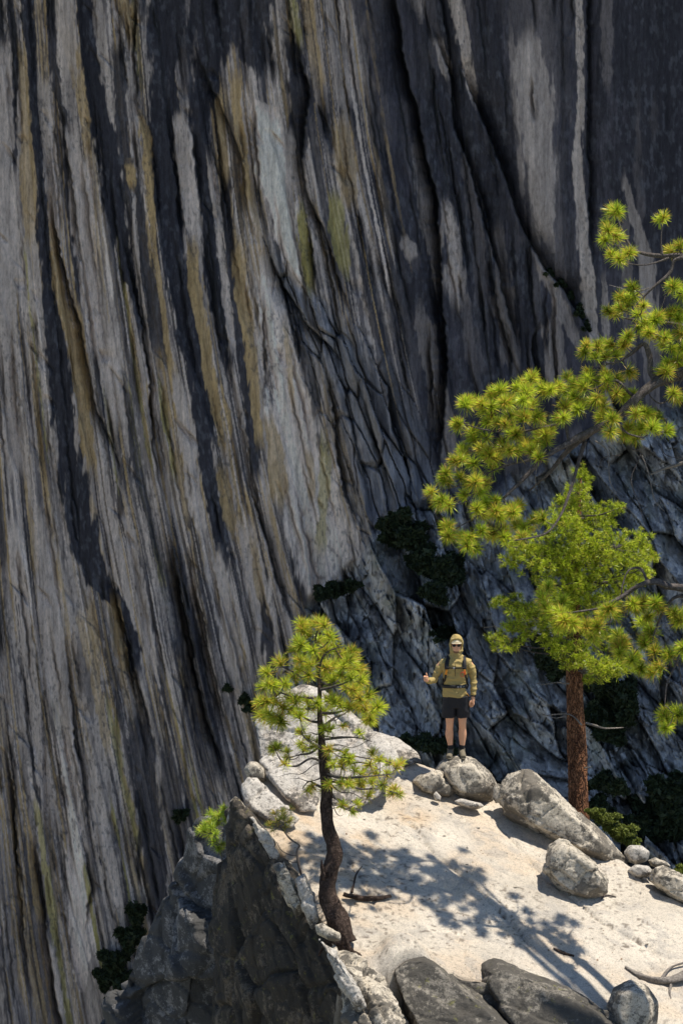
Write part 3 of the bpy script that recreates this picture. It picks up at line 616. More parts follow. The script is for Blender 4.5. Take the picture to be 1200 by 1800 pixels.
boulder('stone', [(1100, 1530), (1115, 1518), (1140, 1522), (1150, 1534), (1136, 1544), (1112, 1544)], (1125, 1545), .14, M_LIT, 'small flat pale stone below the rounded stone at the end of the longest boulder', 'stone', seed=14, voxel=.015, dd=.1, amp=.012)
boulder('stone', [(1136, 1512), (1150, 1507), (1172, 1514), (1180, 1524), (1160, 1527), (1142, 1522)], (1160, 1527), .12, M_BOULD, 'thin grey stone at the ledge rim above the boulder cut off on the right', 'stone', seed=15, voxel=.015, dd=.3, amp=.012)
boulder('boulder', [(722, 1372), (734, 1360), (760, 1352), (786, 1362), (800, 1386), (795, 1404), (768, 1400), (738, 1392)], (765, 1402), .32, M_BOULD, 'low wedge shaped rock tucked against the left of the boulder under the hiker', group=SG, seed=17, voxel=.018, k=.7, dd=.3, facet=.04, round_=1)
boulder('stone', [(796, 1408), (808, 1403), (846, 1412), (852, 1418), (836, 1424), (808, 1416)], (820, 1420), .13, M_LIT, 'flat tan slab of stone wedged under the boulder beneath the hiker', 'stone', seed=19, voxel=.014, amp=.01, dd=-.1)
boulder('stone', [(760, 1396), (766, 1390), (775, 1400), (774, 1410), (763, 1406)], (768, 1410), .05, M_LIT, 'small upright tan stone left of the flat slab under the hiker boulder', 'stone', seed=21, voxel=.01, amp=.005, fine=.004, round_=1)
# leaning slabs at the left end of the ledge
SL = 'leaning slabs at the left end of the ledge'
boulder('rock_slab', [(449, 1268), (458, 1252), (498, 1218), (532, 1206), (560, 1212), (640, 1266), (688, 1312), (704, 1345), (690, 1378), (640, 1420), (560, 1428), (500, 1385), (458, 1330)], (600, 1425), .55, M_LIT, 'largest sunlit slab behind the crooked small pine, forming the left high point of the ledge', 'rock slab', SL, k=.86, dd=.8, thf=.06, tilt=(-.001, -.006), seed=23, voxel=.024, amp=.03, fs=1.6, fine=.012, facet=.07, round_=0)
boulder('rock_slab', [(652, 1282), (680, 1290), (705, 1300), (738, 1328), (742, 1340), (716, 1346), (684, 1344), (664, 1310)], (710, 1346), .3, M_LIT, 'thin pale slab with a brown seam on the rim between the largest slab and the hiker boulder', 'rock slab', SL, k=.75, dd=.35, thf=.05, tilt=(0, -.012), seed=25, voxel=.022, amp=.015, facet=.02, round_=0)
boulder('rock_slab', [(455, 1336), (470, 1326), (500, 1334), (530, 1358), (560, 1402), (556, 1424), (528, 1428), (500, 1404), (466, 1362)], (530, 1428), .34, M_LIT, 'middle leaning block in front of the largest slab with a dark gap below it', 'rock slab', SL, k=.75, dd=.4, thf=.10, tilt=(0, -.008), seed=27, voxel=.02, amp=.02, facet=.03, round_=0)
boulder('rock_slab', [(424, 1380), (436, 1366), (450, 1366), (492, 1404), (530, 1440), (512, 1456), (482, 1452), (440, 1424), (428, 1408)], (500, 1455), .26, M_LIT, 'lowest leaning slab with a clean pale face, just above the twisted sapling', 'rock slab', SL, k=.75, dd=.2, thf=.08, tilt=(0, -.006), seed=29, voxel=.018, amp=.015, facet=.03, round_=0)
boulder('stone', [(428, 1352), (438, 1338), (452, 1338), (468, 1352), (470, 1374), (450, 1376), (434, 1368)], (450, 1390), .18, M_BOULD, 'small grey rounded rock perched at the far left rim beside the leaning slabs', 'stone', seed=31, voxel=.016, dd=.4)
# foreground buttress and its neighbours
def hullrock(name, trip, m, label, cat, group=None, **kw):
    o = rock_mesh(name, [P(*t) for t in trip], m, **kw); return tag(o, label, cat, group)
hullrock('rock_outcrop', [(404, 1408, 47.7), (420, 1402, 47.7), (440, 1428, 47.5), (500, 1530, 46.6), (560, 1632, 46.0), (632, 1720, 45.4), (690, 1800, 45.2), (730, 2000, 45.5),
                          (392, 1480, 48.5), (388, 1600, 48.9), (380, 1750, 49.3), (372, 2000, 50.2), (440, 1445, 48.6), (520, 1560, 47.6), (600, 1660, 47.0), (700, 1800, 46.8), (440, 1560, 47.1), (480, 1700, 46.6), (600, 1745, 45.45), (640, 1800, 45.25), (510, 2000, 46.9), (400, 1440, 49.4), (560, 1720, 48.8), (600, 2000, 48.6)],
         M_OUT, 'tall dark lichened outcrop in the bottom left foreground, left of the crooked pine', 'rock outcrop', voxel=.024, amp=.05, fs=1.1, facet=.16, fine=.022, seed=41, round_=0, foli=((.95, .1, .25), .24, .05))
hullrock('rock_outcrop', [(346, 1448, 52.0), (368, 1434, 51.9), (400, 1436, 51.8), (320, 1500, 52.3), (305, 1580, 52.6), (290, 1640, 52.8), (200, 1760, 53.2), (190, 2000, 54.2), (420, 1560, 51.4), (420, 1800, 52.4), (420, 2000, 53.2),
                          (330, 1700, 52.1), (300, 2000, 53.4), (380, 1440, 53.8), (300, 1700, 54.6), (260, 2000, 56), (450, 2000, 55)],
         M_GREYR, 'long grey shaded buttress behind and left of the dark foreground outcrop', 'rock outcrop', voxel=.033, amp=.08, fs=.7, facet=.30, fine=.025, seed=43, round_=0, foli=((.85, -.2, .4), .6, .12))
FG = 'lichened rocks along the front of the ledge'
boulder('rock_block', [(668, 1700), (676, 1672), (700, 1660), (742, 1660), (790, 1700), (880, 1775), (985, 1880), (940, 2000), (820, 2000), (740, 1840), (690, 1760)], (720, 1690), .55, M_DARKR, 'dark layered block at the bottom centre, slanting down right from the pine foot', 'rock', FG, k=.8, dd=-.15, seed=47, voxel=.024, amp=.06, fine=.014, facet=.045, fs=1.5, tilt=(.0, -.004), round_=2, foli=((.45, .2, .8), .5, .05))
boulder('rock_block', [(834, 1718), (842, 1692), (866, 1682), (905, 1690), (1000, 1728), (1070, 1778), (1130, 1850), (1130, 2000), (1000, 2000), (930, 1850), (870, 1770)], (860, 1712), .5, M_DARKR, 'dark blotched block second from the bottom right, beside the rounded white-spotted boulder', 'rock', FG, k=.8, dd=-.15, seed=49, voxel=.024, amp=.05, fine=.014, facet=.045, fs=1.5, tilt=(0, -.004), round_=2, foli=((.5, .2, .8), .5, .05))
boulder('rock_block', [(640, 1722), (690, 1706), (780, 1712), (860, 1722), (960, 1744), (1060, 1774), (1180, 1830), (1250, 1900), (1200, 2050), (700, 2050), (650, 1860)], (860, 1722), .5, M_DARKR, 'broad shaded bedrock shelf under and between the blocks along the bottom edge', 'rock', FG, k=.9, dd=-.12, thf=.05, seed=58, voxel=.026, amp=.05, fine=.016, facet=.06, fs=1.8, tilt=(0, .0), round_=1)
boulder('rock_block', [(580, 1655), (600, 1662), (655, 1715), (705, 1790), (740, 1880), (760, 2000), (660, 2000), (630, 1860), (595, 1720)], (600, 1680), .5, M_BOULD, 'jagged half lit block wedged below the roots of the crooked pine', 'rock', FG, k=.75, dd=-.45, seed=51, voxel=.026, amp=.08, fine=.03, facet=.10, tilt=(0, -.004), round_=1, foli=((.8, .1, .4), .18, .12))
boulder('boulder', [(1066, 1768), (1078, 1736), (1108, 1721), (1136, 1732), (1156, 1762), (1156, 1800), (1135, 1832), (1095, 1830), (1074, 1800)], (1100, 1800), .3, M_BOULD, 'rounded boulder with black and white blotches in the bottom right corner', 'boulder', seed=53, voxel=.02, amp=.03, dd=.1)
boulder('stone', [(553, 1626), (566, 1622), (598, 1640), (600, 1655), (580, 1654), (556, 1642)], (590, 1655), .10, M_BOULD, 'small mottled stone lodged against the foot of the crooked pine', 'stone', seed=55, voxel=.012, amp=.01, dd=-.3)
hullrock('rock_outcrop', [(400, 1408, 48.0), (414, 1400, 47.8), (430, 1412, 47.7), (444, 1436, 47.6), (402, 1450, 48.4), (455, 1480, 47.4), (414, 1402, 48.6), (455, 1480, 48.4)], M_BOULD, 'pale capped knob at the top of the dark foreground outcrop', 'rock outcrop', voxel=.024, amp=.04, fs=3, facet=.04, seed=57, round_=2)
# ragged sunlit crest between outcrop and ledge
for i, (o_, c_, lb) in enumerate([([(436, 1434), (446, 1432), (480, 1478), (500, 1520), (486, 1530), (460, 1490)], (480, 1520), 'narrow pale flake on the crest of the dark outcrop, next to the twisted sapling'),
        ([(478, 1520), (500, 1510), (524, 1560), (540, 1600), (520, 1620), (494, 1570)], (510, 1600), 'broken pale flake below the first one on the crest of the dark outcrop'),
        ([(518, 1545), (534, 1532), (552, 1570), (562, 1620), (548, 1636), (530, 1600)], (545, 1620), 'upright pale chip of rock where the twisted sapling grows'),
        ([(560, 1650), (590, 1668), (620, 1720), (642, 1770), (630, 1780), (596, 1730)], (600, 1720), 'sunlit splinter of rock running down below the foot of the crooked pine')]):
    boulder('rock_flake', o_, c_, .16, M_LIT if i != 1 else M_BOULD, lb, 'rock flake', 'pale flakes along the outcrop crest', k=.7, dd=-.15 if i < 3 else -.35, seed=60 + i, voxel=.016, amp=.03, fine=.015, facet=.04, fs=4, round_=1)
# scattered small stones
rs = random.Random(3)
LBS = ['tiny pale pebble on the slab']
pts = [(700, 1530), (780, 1470), (905, 1560), (958, 1625), (1040, 1650), (1165, 1620), (1135, 1660), (840, 1455), (640, 1440), (890, 1500), (1100, 1600), (985, 1660), (755, 1580), (870, 1600), (1060, 1590), (1185, 1660), (560, 1470), (660, 1540), (820, 1520), (733, 1405), (755, 1425), (790, 1430), (812, 1436)]
for i, (x, y) in enumerate(pts):
    p = GL(x, y); r = rs.uniform(.012, .028)
    pp = [p + np.array([rs.uniform(-1, 1) * r * 1.4, rs.uniform(-1, 1) * r * 1.4, rs.uniform(-.3, .8) * r]) for _ in range(10)]
    o = rock_mesh('pebble', pp, M_BOULD, voxel=.006, amp=.002, fine=.001, seed=80 + i, round_=1)
    tag(o, 'tiny loose pebble lying on the open pale slab', 'pebble', 'pebbles on the slab')

def grit():
    rn = np.random.default_rng(5); n = 5200; vs = []; 
    px = rn.uniform(480, 1260, n); py = rn.uniform(1360, 1740, n)
    keep = fbm(px / 45, py / 30, 3, 8) + rn.uniform(-.18, .18, n) > .5; px = px[keep]; py = py[keep]
    ok = (py > np.interp(px, [480, 700, 870, 1200, 1260], [1470, 1350, 1400, 1590, 1620]) + 6) & (py < np.interp(px, [480, 600, 700, 1000, 1260], [1480, 1660, 1700, 1750, 1800]))
    px = px[ok]; py = py[ok]; oc = np.array([[1, 0, 0], [0, 1, 0], [-1, 0, 0], [0, -1, 0], [0, 0, 1.]]); fs = []; cs = []
    for x, y in zip(px, py):
        g = G(x, y); z = ledge_z(g[0], g[1]); r = rn.uniform(.003, .011) * (2.0 if rn.uniform() < .05 else 1); a = rn.uniform(0, 6.28); R_ = np.array([[math.cos(a), -math.sin(a), 0], [math.sin(a), math.cos(a), 0], [0, 0, 1]])
        v = (oc * rn.uniform(.6, 1.4, (5, 3)) * r) @ R_.T + np.array([g[0], g[1], z]); b = len(vs) * 5; vs.append(v); fs += [(b, b + 1, b + 4), (b + 1, b + 2, b + 4), (b + 2, b + 3, b + 4), (b + 3, b, b + 4)]
        cs.append(np.repeat([np.array(rn.choice([0, 1, 2]) == 0 and (.22, .14, .08) or (.5, .45, .38)) * rn.uniform(.5, 1.1)], 5, 0))
    t = NT('grit'); at = t.n('ShaderNodeAttribute', attribute_name='Col'); t.l(at.outputs['Color'], t.b.inputs['Base Color']); t.b.inputs['Roughness'].default_value = .95
    o = mesh_np('gravel', np.concatenate(vs), np.array(fs), t.m, cols=np.concatenate(cs), smooth=False); tag(o, 'loose brown and grey grit strewn over the pale slab', 'gravel', kind='stuff')
grit()
# ------------------------------------------------------------------ tubes and needles
def smooth_path(pts, n=6):
    pts = [np.array(p, float) for p in pts]
    if len(pts) < 3: return [pts[0] + (pts[-1] - pts[0]) * t for t in np.linspace(0, 1, n)]
    q = [2 * pts[0] - pts[1]] + pts + [2 * pts[-1] - pts[-2]]; out = []
    for i in range(1, len(q) - 2):
        for j in range(n):
            t = j / n; a, b, c, d = q[i - 1], q[i], q[i + 1], q[i + 2]
            out.append(.5 * ((2 * b) + (-a + c) * t + (2 * a - 5 * b + 4 * c - d) * t * t + (-a + 3 * b - 3 * c + d) * t ** 3))
    out.append(pts[-1]); return out
class MB:
    def __init__(s): s.v = []; s.f = []; s.n = 0
    def tube(s, path, seg=7, wob=.12, n=5, seed=0, closed=True):
        """path: (x,y,z,r)"""
        pt = smooth_path(path, n); rn = random.Random(seed)
        pos = [p[:3] for p in pt]; rad = [max(.0008, p[3]) for p in pt]
        prev = None; base = s.n
        ph = [rn.uniform(0, 6.28) for _ in range(4)]
        for i, p in enumerate(pos):
            t = pos[min(i + 1, len(pos) - 1)] - pos[max(i - 1, 0)]; t = t / (np.linalg.norm(t) + 1e-9)
            if prev is None:
                a = np.array([0, 0, 1.]) if abs(t[2]) < .9 else np.array([1., 0, 0]); u = np.cross(t, a)
            else: u = prev - t * (prev @ t)
            u /= np.linalg.norm(u) + 1e-9; w = np.cross(t, u); prev = u
            for k in range(seg):
                an = 2 * math.pi * k / seg
                r = rad[i] * (1 + wob * math.sin(3 * an + ph[0] + i * .35) + wob * .8 * math.sin(2 * an + ph[1] - i * .5) + rn.uniform(-wob, wob) * .5)
                s.v.append(p + r * (math.cos(an) * u + math.sin(an) * w))
        m = len(pos)
        for i in range(m - 1):
            for k in range(seg):
                a = base + i * seg + k; b = base + i * seg + (k + 1) % seg
                s.f.append((a, b, b + seg, a + seg))
        if closed:
            s.v.append(pos[0]); s.v.append(pos[-1]); c0 = base + m * seg; c1 = c0 + 1
            for k in range(seg):
                s.f.append((c0, base + (k + 1) % seg, base + k)); e = base + (m - 1) * seg; s.f.append((c1, e + k, e + (k + 1) % seg))
        s.n = len(s.v)
    def build(s, name, m, parent=None):
        o = mesh_np(name, np.array(s.v), s.f, m)
        if parent: adopt(o, parent)
        return o
def tuft_needles(c, axis, L, n, w, rn, spread=1.9, tint=(.18, .24, .035), var=.35, yel=.25, tips=(.80, .58, .10)):
    """n needles bursting from the tip of a shoot; returns verts (n*4), colours"""
    axis = axis / np.linalg.norm(axis)
    dirs = rn.normal(size=(n, 3)); dirs /= np.linalg.norm(dirs, axis=1)[:, None]
    al = dirs @ axis
    dirs = dirs + axis[None] * (.55 + .25 * spread * .2); dirs /= np.linalg.norm(dirs, axis=1)[:, None]
    ll = L * rn.uniform(.7, 1.08, n)
    st = c[None] - axis[None] * (rn.uniform(0, .55, n) * L * .8)[:, None]
    side = np.cross(dirs, rn.normal(size=(n, 3))); side /= np.linalg.norm(side, axis=1)[:, None] + 1e-9
    mid = st + dirs * (ll * .55)[:, None]
    tip = st + dirs * ll[:, None]; tip[:, 2] -= (ll * .10 * rn.uniform(0, 1, n)); 
    W = w * rn.uniform(.8, 1.2, n)
    v = np.stack([st - side * (W * .4)[:, None], st + side * (W * .4)[:, None], mid + side * (W * .5)[:, None], tip, mid - side * (W * .5)[:, None]], 1)
    base = np.array(tint) * (1 + var * rn.uniform(-1, 1))
    cc = base[None] * (1 + .5 * rn.uniform(-1, 1, n))[:, None]
    yy = (rn.uniform(0, 1, n) < yel)[:, None]; cc = np.where(yy, np.array(tips)[None] * rn.uniform(.7, 1.1, n)[:, None], cc)
    cc = np.repeat(cc[:, None], 5, 1) * np.array([.5, .5, 1., 1.2, 1.])[None, :, None]  # dark roots, bright tips: shade inside the tuft put into the colour
    return v.reshape(-1, 3), cc.reshape(-1, 3)
def needles_obj(name, vs, cs, m, parent):
    v = np.concatenate(vs); c = np.concatenate(cs); f = np.arange(len(v)).reshape(-1, 5)
    o = mesh_np(name, v, f, m, cols=np.clip(c, .004, .9), smooth=False); adopt(o, parent); return o
def nearest(p, limbs, root_bias):
    best = None; bd = 1e9; bi = 0
    for j, L in enumerate(limbs):
        A = np.asarray(L)[:, :4]; d = np.linalg.norm(A[:, :3] - p[None], axis=1) + root_bias * (A[:, 3] < .004) * .1
        k = int(d.argmin())
        if d[k] < bd: bd = float(d[k]); best = A[k]; bi = j
    return best, bd, bi
def conifer(name, base, trunk, limbs, tufts, label, cat, L, ndl, w, m_trunk, m_limb, seed, yel=.25, tint=(.18, .24, .035), group=None, dead=(), upb=.55, twig_r=.006, extra=.5):
    rn = np.random.default_rng(seed); root = empty(name, base); tag(root, label, cat, group)
    if trunk: t = MB(); t.tube(trunk, 18, .06, 8, seed); t.build('trunk', m_trunk, root)
    sk = [smooth_path(l, 6) for l in limbs]
    if trunk: sk.append([q for q in smooth_path(trunk, 6)][len(trunk) * 2:])
    vs = []; cs = []
    ex = []
    for q in tufts:
        for _ in range(int(extra) + (rn.uniform() < extra % 1)):
            e = q.copy(); e[:3] += rn.normal(size=3) * np.array([.09, .22, .07]); e[3] *= .95; ex.append(e)
    tufts = list(tufts) + ex; own = {}; lt = [MB() for _ in limbs]
    for i, l in enumerate(limbs):
        lt[i].tube(l, 9, .14, 6, seed + i)
    nl = len(limbs) if trunk else -1
    if trunk: lt.append(MB())
    order = sorted(tufts, key=lambda q: min(np.linalg.norm(x[:3] - q[:3]) for l in sk for x in l))
    for i, q in enumerate(order):
        p = q[:3]; near, d, si = nearest(p, sk, 1)
        n0 = near[:3]; r1 = twig_r * (.8 + min(d, 1.2)); mid = (n0 + p) / 2 + rn.normal(size=3) * .08 * d + np.array([0, 0, -.10 * d])
        path = [(*n0, min(r1 * 1.4, max(near[3], .004))), (*(n0 * .6 + mid * .4 + rn.normal(size=3) * .03 * d), r1 * 1.2), (*mid, r1), (*p, .0035)]
        tgt = si
        if si == nl: lt.append(MB()); tgt = len(lt) - 1
        elif si > nl: tgt = own[si]
        lt[tgt].tube(path, 5, .12, 4, seed + i); own[len(sk)] = tgt; sk.append([x for x in smooth_path(path, 4)])
        ax = (p - mid); ax /= np.linalg.norm(ax) + 1e-6; ax = ax + np.array([0, -.15, upb])
        dk = q[4] if len(q) > 4 else 1.0
        nk = int(ndl * min(1.1, q[3] ** 2)); v, c = tuft_needles(p + ax / np.linalg.norm(ax) * .03, ax, L * q[3], nk, w, rn, yel=yel * rn.uniform(.2, 1.9), tint=tint)
        vs.append(v); cs.append(c * dk)
    for t in lt:
        if t.n: t.build('limb', m_limb, root)
    if dead:
        for i, l in enumerate(dead):
            t = MB(); t.tube(l, 6, .18, 6, seed + 50 + i); t.build('dead_branch', M_DEAD if i % 2 else m_limb, root)
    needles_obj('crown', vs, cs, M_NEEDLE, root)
    return root

# ---- crooked small pine in the foreground
bp = GL(604, 1662); bd = float(np.dot(bp, fw))
zz = lambda z: (400 + z[0] / 3, 1040 + z[1] / 3)
tr = [(610, 1850, 70), (590, 1760, 62), (556, 1680, 56), (528, 1600, 47), (525, 1530, 44), (545, 1460, 44), (563, 1390, 42), (552, 1310, 38), (527, 1240, 34), (520, 1150, 32), (524, 1050, 31), (511, 950, 28), (500, 850, 22), (492, 750, 17), (486, 650, 13), (485, 550, 11), (480, 450, 9), (468, 350, 7), (462, 260, 5), (478, 190, 3)]
rr = random.Random(11)
small_dead = []
trunk = []
for x, y, r in tr:
    a, b = zz((x, y)); trunk.append((*P(a, b, bd), r / 3 * bd / F))
limb_px = [([(482, 470), (530, 490), (580, 470), (610, 420), (640, 370)], .3), ([(482, 500), (420, 480), (370, 440), (300, 400), (260, 400)], .2), ([(484, 560), (420, 560), (330, 550), (260, 520), (200, 470)], -.2), ([(486, 600), (400, 620), (300, 600), (210, 590)], .4),
           ([(488, 640), (560, 640), (640, 620), (720, 600), (780, 610)], -.1), ([(495, 720), (570, 660), (620, 640), (690, 560)], .5), ([(498, 780), (590, 770), (680, 770), (760, 790)], -.4), ([(498, 800), (440, 850), (380, 860), (310, 880)], .2), ([(500, 850), (560, 830), (640, 860), (740, 880), (860, 900)], .3),
           ([(505, 900), (440, 880), (360, 920), (290, 900), (250, 830)], -.3), ([(515, 960), (580, 980), (680, 980), (780, 970), (880, 960)], -.3), ([(520, 1000), (600, 1010), (700, 1040), (800, 1040), (880, 1060)], .15), ([(522, 1040), (470, 1020), (430, 1000), (400, 1030)], .1),
           ([(525, 1070), (590, 1100), (640, 1140), (700, 1160)], .3), ([(490, 690), (430, 680), (370, 640), (300, 650), (260, 680)], .5), ([(480, 420), (500, 350), (540, 310), (600, 290)], -.4), ([(465, 330), (420, 300), (385, 260)], .2), ([(484, 520), (560, 500), (620, 480), (690, 440)], -.5), ([(510, 930), (600, 920), (700, 900), (800, 940)], .6), ([(500, 830), (430, 790), (390, 750)], -.4)]
limbs = []
for pl, dz in limb_px:
    n = len(pl); L = []
    for i, (x, y) in enumerate(pl):
        a, b = zz((x, y)); L.append((*P(a, b, bd + dz * i / (n - 1)), .020 * (1 - .75 * i / (n - 1))))
    limbs.append(L)
tz = [(480, 160), (440, 170), (400, 200), (380, 260), (370, 300), (510, 170), (540, 230), (480, 250), (280, 370), (210, 420), (215, 480), (190, 500), (240, 490), (450, 300), (520, 300), (560, 290), (600, 330), (650, 310), (660, 340), (400, 370), (440, 380), (380, 400), (480, 350), (520, 390), (560, 380), (610, 390), (660, 400), (690, 400), (430, 430), (350, 440), (300, 480), (540, 430), (600, 430), (650, 450), (630, 500), (660, 510), (700, 460), (180, 580), (210, 570), (250, 560), (190, 650), (220, 640), (290, 600), (320, 560), (360, 570), (330, 620), (420, 570), (470, 580), (560, 570), (590, 590), (640, 600), (510, 630), (530, 560), (700, 560), (740, 540), (720, 600), (760, 620), (790, 600), (750, 660), (690, 600), (380, 650), (280, 680), (540, 720), (600, 700), (510, 720), (700, 740), (260, 820), (240, 830), (310, 870), (300, 900), (320, 840), (390, 790), (430, 770), (390, 740), (400, 830), (470, 780), (440, 810), (540, 830), (530, 880), (560, 900), (600, 890), (640, 890), (620, 850), (500, 860), (700, 950), (750, 900), (800, 880), (850, 900), (890, 920), (780, 950), (840, 960), (760, 1000), (820, 1010), (880, 1040), (900, 1060), (700, 1010), (640, 1000), (600, 1000), (540, 1010), (450, 1020), (420, 1040), (510, 1040), (650, 1150), (600, 1120), (680, 1110), (740, 1070)]
tf = []
for x, y in tz:
    a, b = zz((x, y)); s = 1.05 if y < 700 else .8
    tf.append(np.array([*P(a, b + 3, bd + rr.uniform(-.55, .55)), s * rr.uniform(.85, 1.15), 1.0]))
for (x0, y0, x1, y1) in [(505, 760, 700, 730), (515, 820, 800, 740), (520, 900, 620, 800), (525, 960, 900, 900), (530, 1000, 780, 1090), (530, 1030, 700, 1170), (520, 960, 330, 970), (515, 890, 270, 960), (505, 800, 330, 780), (500, 740, 380, 700), (530, 1060, 610, 1180), (528, 980, 860, 1010)]:
    pth = []
    for i in range(5):
        f = i / 4; a, b = zz((x0 + (x1 - x0) * f, y0 + (y1 - y0) * f + rr.uniform(-18, 18) * (f > 0) + 30 * math.sin(f * 3.1))); pth.append((*P(a, b, bd + rr.uniform(-.1, .1) + (x1 - x0) * .0008 * f), .010 * (1 - .8 * f)))
    small_dead.append(pth)
SP = conifer('pine_tree', bp, trunk, limbs, tf, 'small crooked pine with a dark bent trunk growing at the front of the pale ledge', 'pine tree', .160, 150, .0068, M_BARKD, M_TWIG, 3, yel=.28, tint=(.50, .60, .05), extra=.25, dead=small_dead)
# its roots and a short snag
rt = MB()
for pth in ([(600, 1640, .07), (615, 1672, .055), (640, 1688, .03), (655, 1700, .015)], [(596, 1650, .06), (606, 1690, .045), (603, 1720, .02), (612, 1750, .01)], [(585, 1640, .06), (570, 1660, .03), (560, 1680, .015)]):
    rt.tube([(*P(x, y, bd - .10), r) for x, y, r in pth], 8, .3, 6, 5)
rt.build('root', M_BARKD, SP)
sn = MB(); sn.tube([(*P(568, 1545, bd - .12), .03), (*P(566, 1525, bd - .16), .02), (*P(565, 1512, bd - .17), .010)], 7, .2, 4, 2); sn.build('snag', M_BARKD, SP)

# ---- big pine reaching in from the right
BD = 46.5; rb = random.Random(23)
z3 = lambda x, y: (700 + x / 2.4, 320 + y / 2.4)
z7 = lambda x, y: (980 + x / 5., 930 + y / 5.)
btr = [(1660, 2150, .27), (1655, 1800, .25), (1650, 1500, .24), (1640, 1200, .22), (1625, 950, .20), (1610, 700, .17), (1600, 500, .13), (1585, 300, .08), (1575, 180, .04)]
btrunk = [(*P(x, y, BD + .2 - 3.2), r) for x, y, r in btr]
def PL(pl, r0, r1, d0=0, d1=0):
    n = len(pl); return [(*P(x, y, BD + d0 + (d1 - d0) * i / (n - 1) - 3.0 * max(0, x - 1205) / 440), r0 + (r1 - r0) * i / (n - 1)) for i, (x, y) in enumerate(pl)]
bl = [PL([(1612, 760), (1450, 640), (1290, 640), (1200, 655), (1155, 672), (1118, 700), (1082, 735), (1044, 755), (1000, 778), (955, 805), (918, 843), (884, 876)], .10, .018, .1, -.3),
      PL([(1044, 755), (1000, 790), (965, 830), (930, 862)], .045, .012, -.1, .3),
      PL([(1028, 775), (1015, 815), (1002, 860), (985, 905), (958, 938), (905, 950)], .028, .010, 0, -.5),
      PL([(1155, 672), (1143, 655), (1141, 625), (1130, 604), (1108, 622), (1085, 636), (1066, 640)], .05, .008, 0, .3),
      PL([(1118, 700), (1105, 690), (1080, 668), (1050, 680)], .03, .010, 0, -.3),
      PL([(1600, 560), (1420, 480), (1260, 470), (1200, 450), (1163, 450), (1119, 442), (1099, 420), (1085, 385)], .06, .008, 0, .3), PL([(1163, 449), (1161, 425), (1163, 392)], .014, .006), PL([(1119, 443), (1100, 437), (1086, 432)], .014, .006),
      PL([(1175, 453), (1150, 462), (1127, 466), (1088, 461)], .014, .006), PL([(1200, 452), (1184, 458), (1176, 480), (1147, 505), (1123, 530), (1108, 548)], .026, .010),
      PL([(1605, 640), (1400, 600), (1250, 590), (1190, 570), (1140, 565), (1100, 560)], .04, .012, .2, .4), PL([(1000, 778), (990, 740), (960, 725), (920, 718), (880, 712)], .022, .007, -.2, .3), PL([(990, 742), (950, 752), (900, 760), (850, 755), (815, 745)], .018, .006, .3, -.3),
      PL([(955, 805), (900, 815), (860, 830), (820, 850), (770, 862)], .018, .006, -.2, .1), PL([(918, 843), (890, 870), (850, 900), (800, 930)], .014, .006, -.3, -.2), PL([(1082, 735), (1100, 760), (1130, 770)], .02, .008, 0, -.3),
      PL([(1630, 1100), (1450, 1050), (1290, 1040), (1200, 1033), (1172, 1030), (1148, 1022), (1120, 1030), (1094, 1048), (1066, 1062), (1048, 1070), (1000, 1077)], .07, .010, 0, -.2), PL([(1137, 1022), (1124, 999), (1104, 1003), (1094, 1026), (1091, 1045)], .018, .008, 0, -.1),
      PL([(1080, 1058), (1074, 1078), (1070, 1100)], .012, .006), PL([(1632, 1130), (1450, 1090), (1290, 1070), (1215, 1050), (1185, 1050), (1165, 1075), (1150, 1110), (1145, 1130)], .045, .007), PL([(1215, 1052), (1205, 1100), (1190, 1160), (1172, 1200), (1167, 1240)], .022, .007, 0, -.2), PL([(1190, 1160), (1196, 1195), (1200, 1230)], .010, .005)]
dead = [PL([(1110, 790), (1125, 797), (1109, 838), (1112, 860), (1120, 880), (1133, 924)], .010, .004), PL([(1127, 800), (1135, 820), (1142, 845), (1150, 880), (1167, 899)], .010, .004), PL([(1142, 850), (1165, 858), (1182, 862)], .006, .003), PL([(1045, 775), (1060, 785), (1068, 800), (1071, 845), (1083, 868)], .010, .004),
        PL([(1090, 800), (1060, 805), (1050, 830)], .006, .003), PL([(1615, 840), (1420, 800), (1250, 790), (1200, 813), (1170, 822), (1142, 834)], .04, .015), PL([(1160, 780), (1170, 800), (1200, 807)], .007, .003), PL([(1140, 506), (1116, 513), (1096, 508), (1070, 501)], .009, .004), PL([(1160, 500), (1168, 520), (1158, 548)], .007, .003), PL([(1176, 480), (1174, 500), (1180, 530)], .008, .003), PL([(1215, 640), (1170, 705), (1145, 700), (1138, 680), (1150, 672)], .014, .006),
        PL([(960, 790), (945, 812), (940, 850), (946, 880)], .007, .003), PL([(905, 760), (890, 720), (884, 700)], .006, .003)]
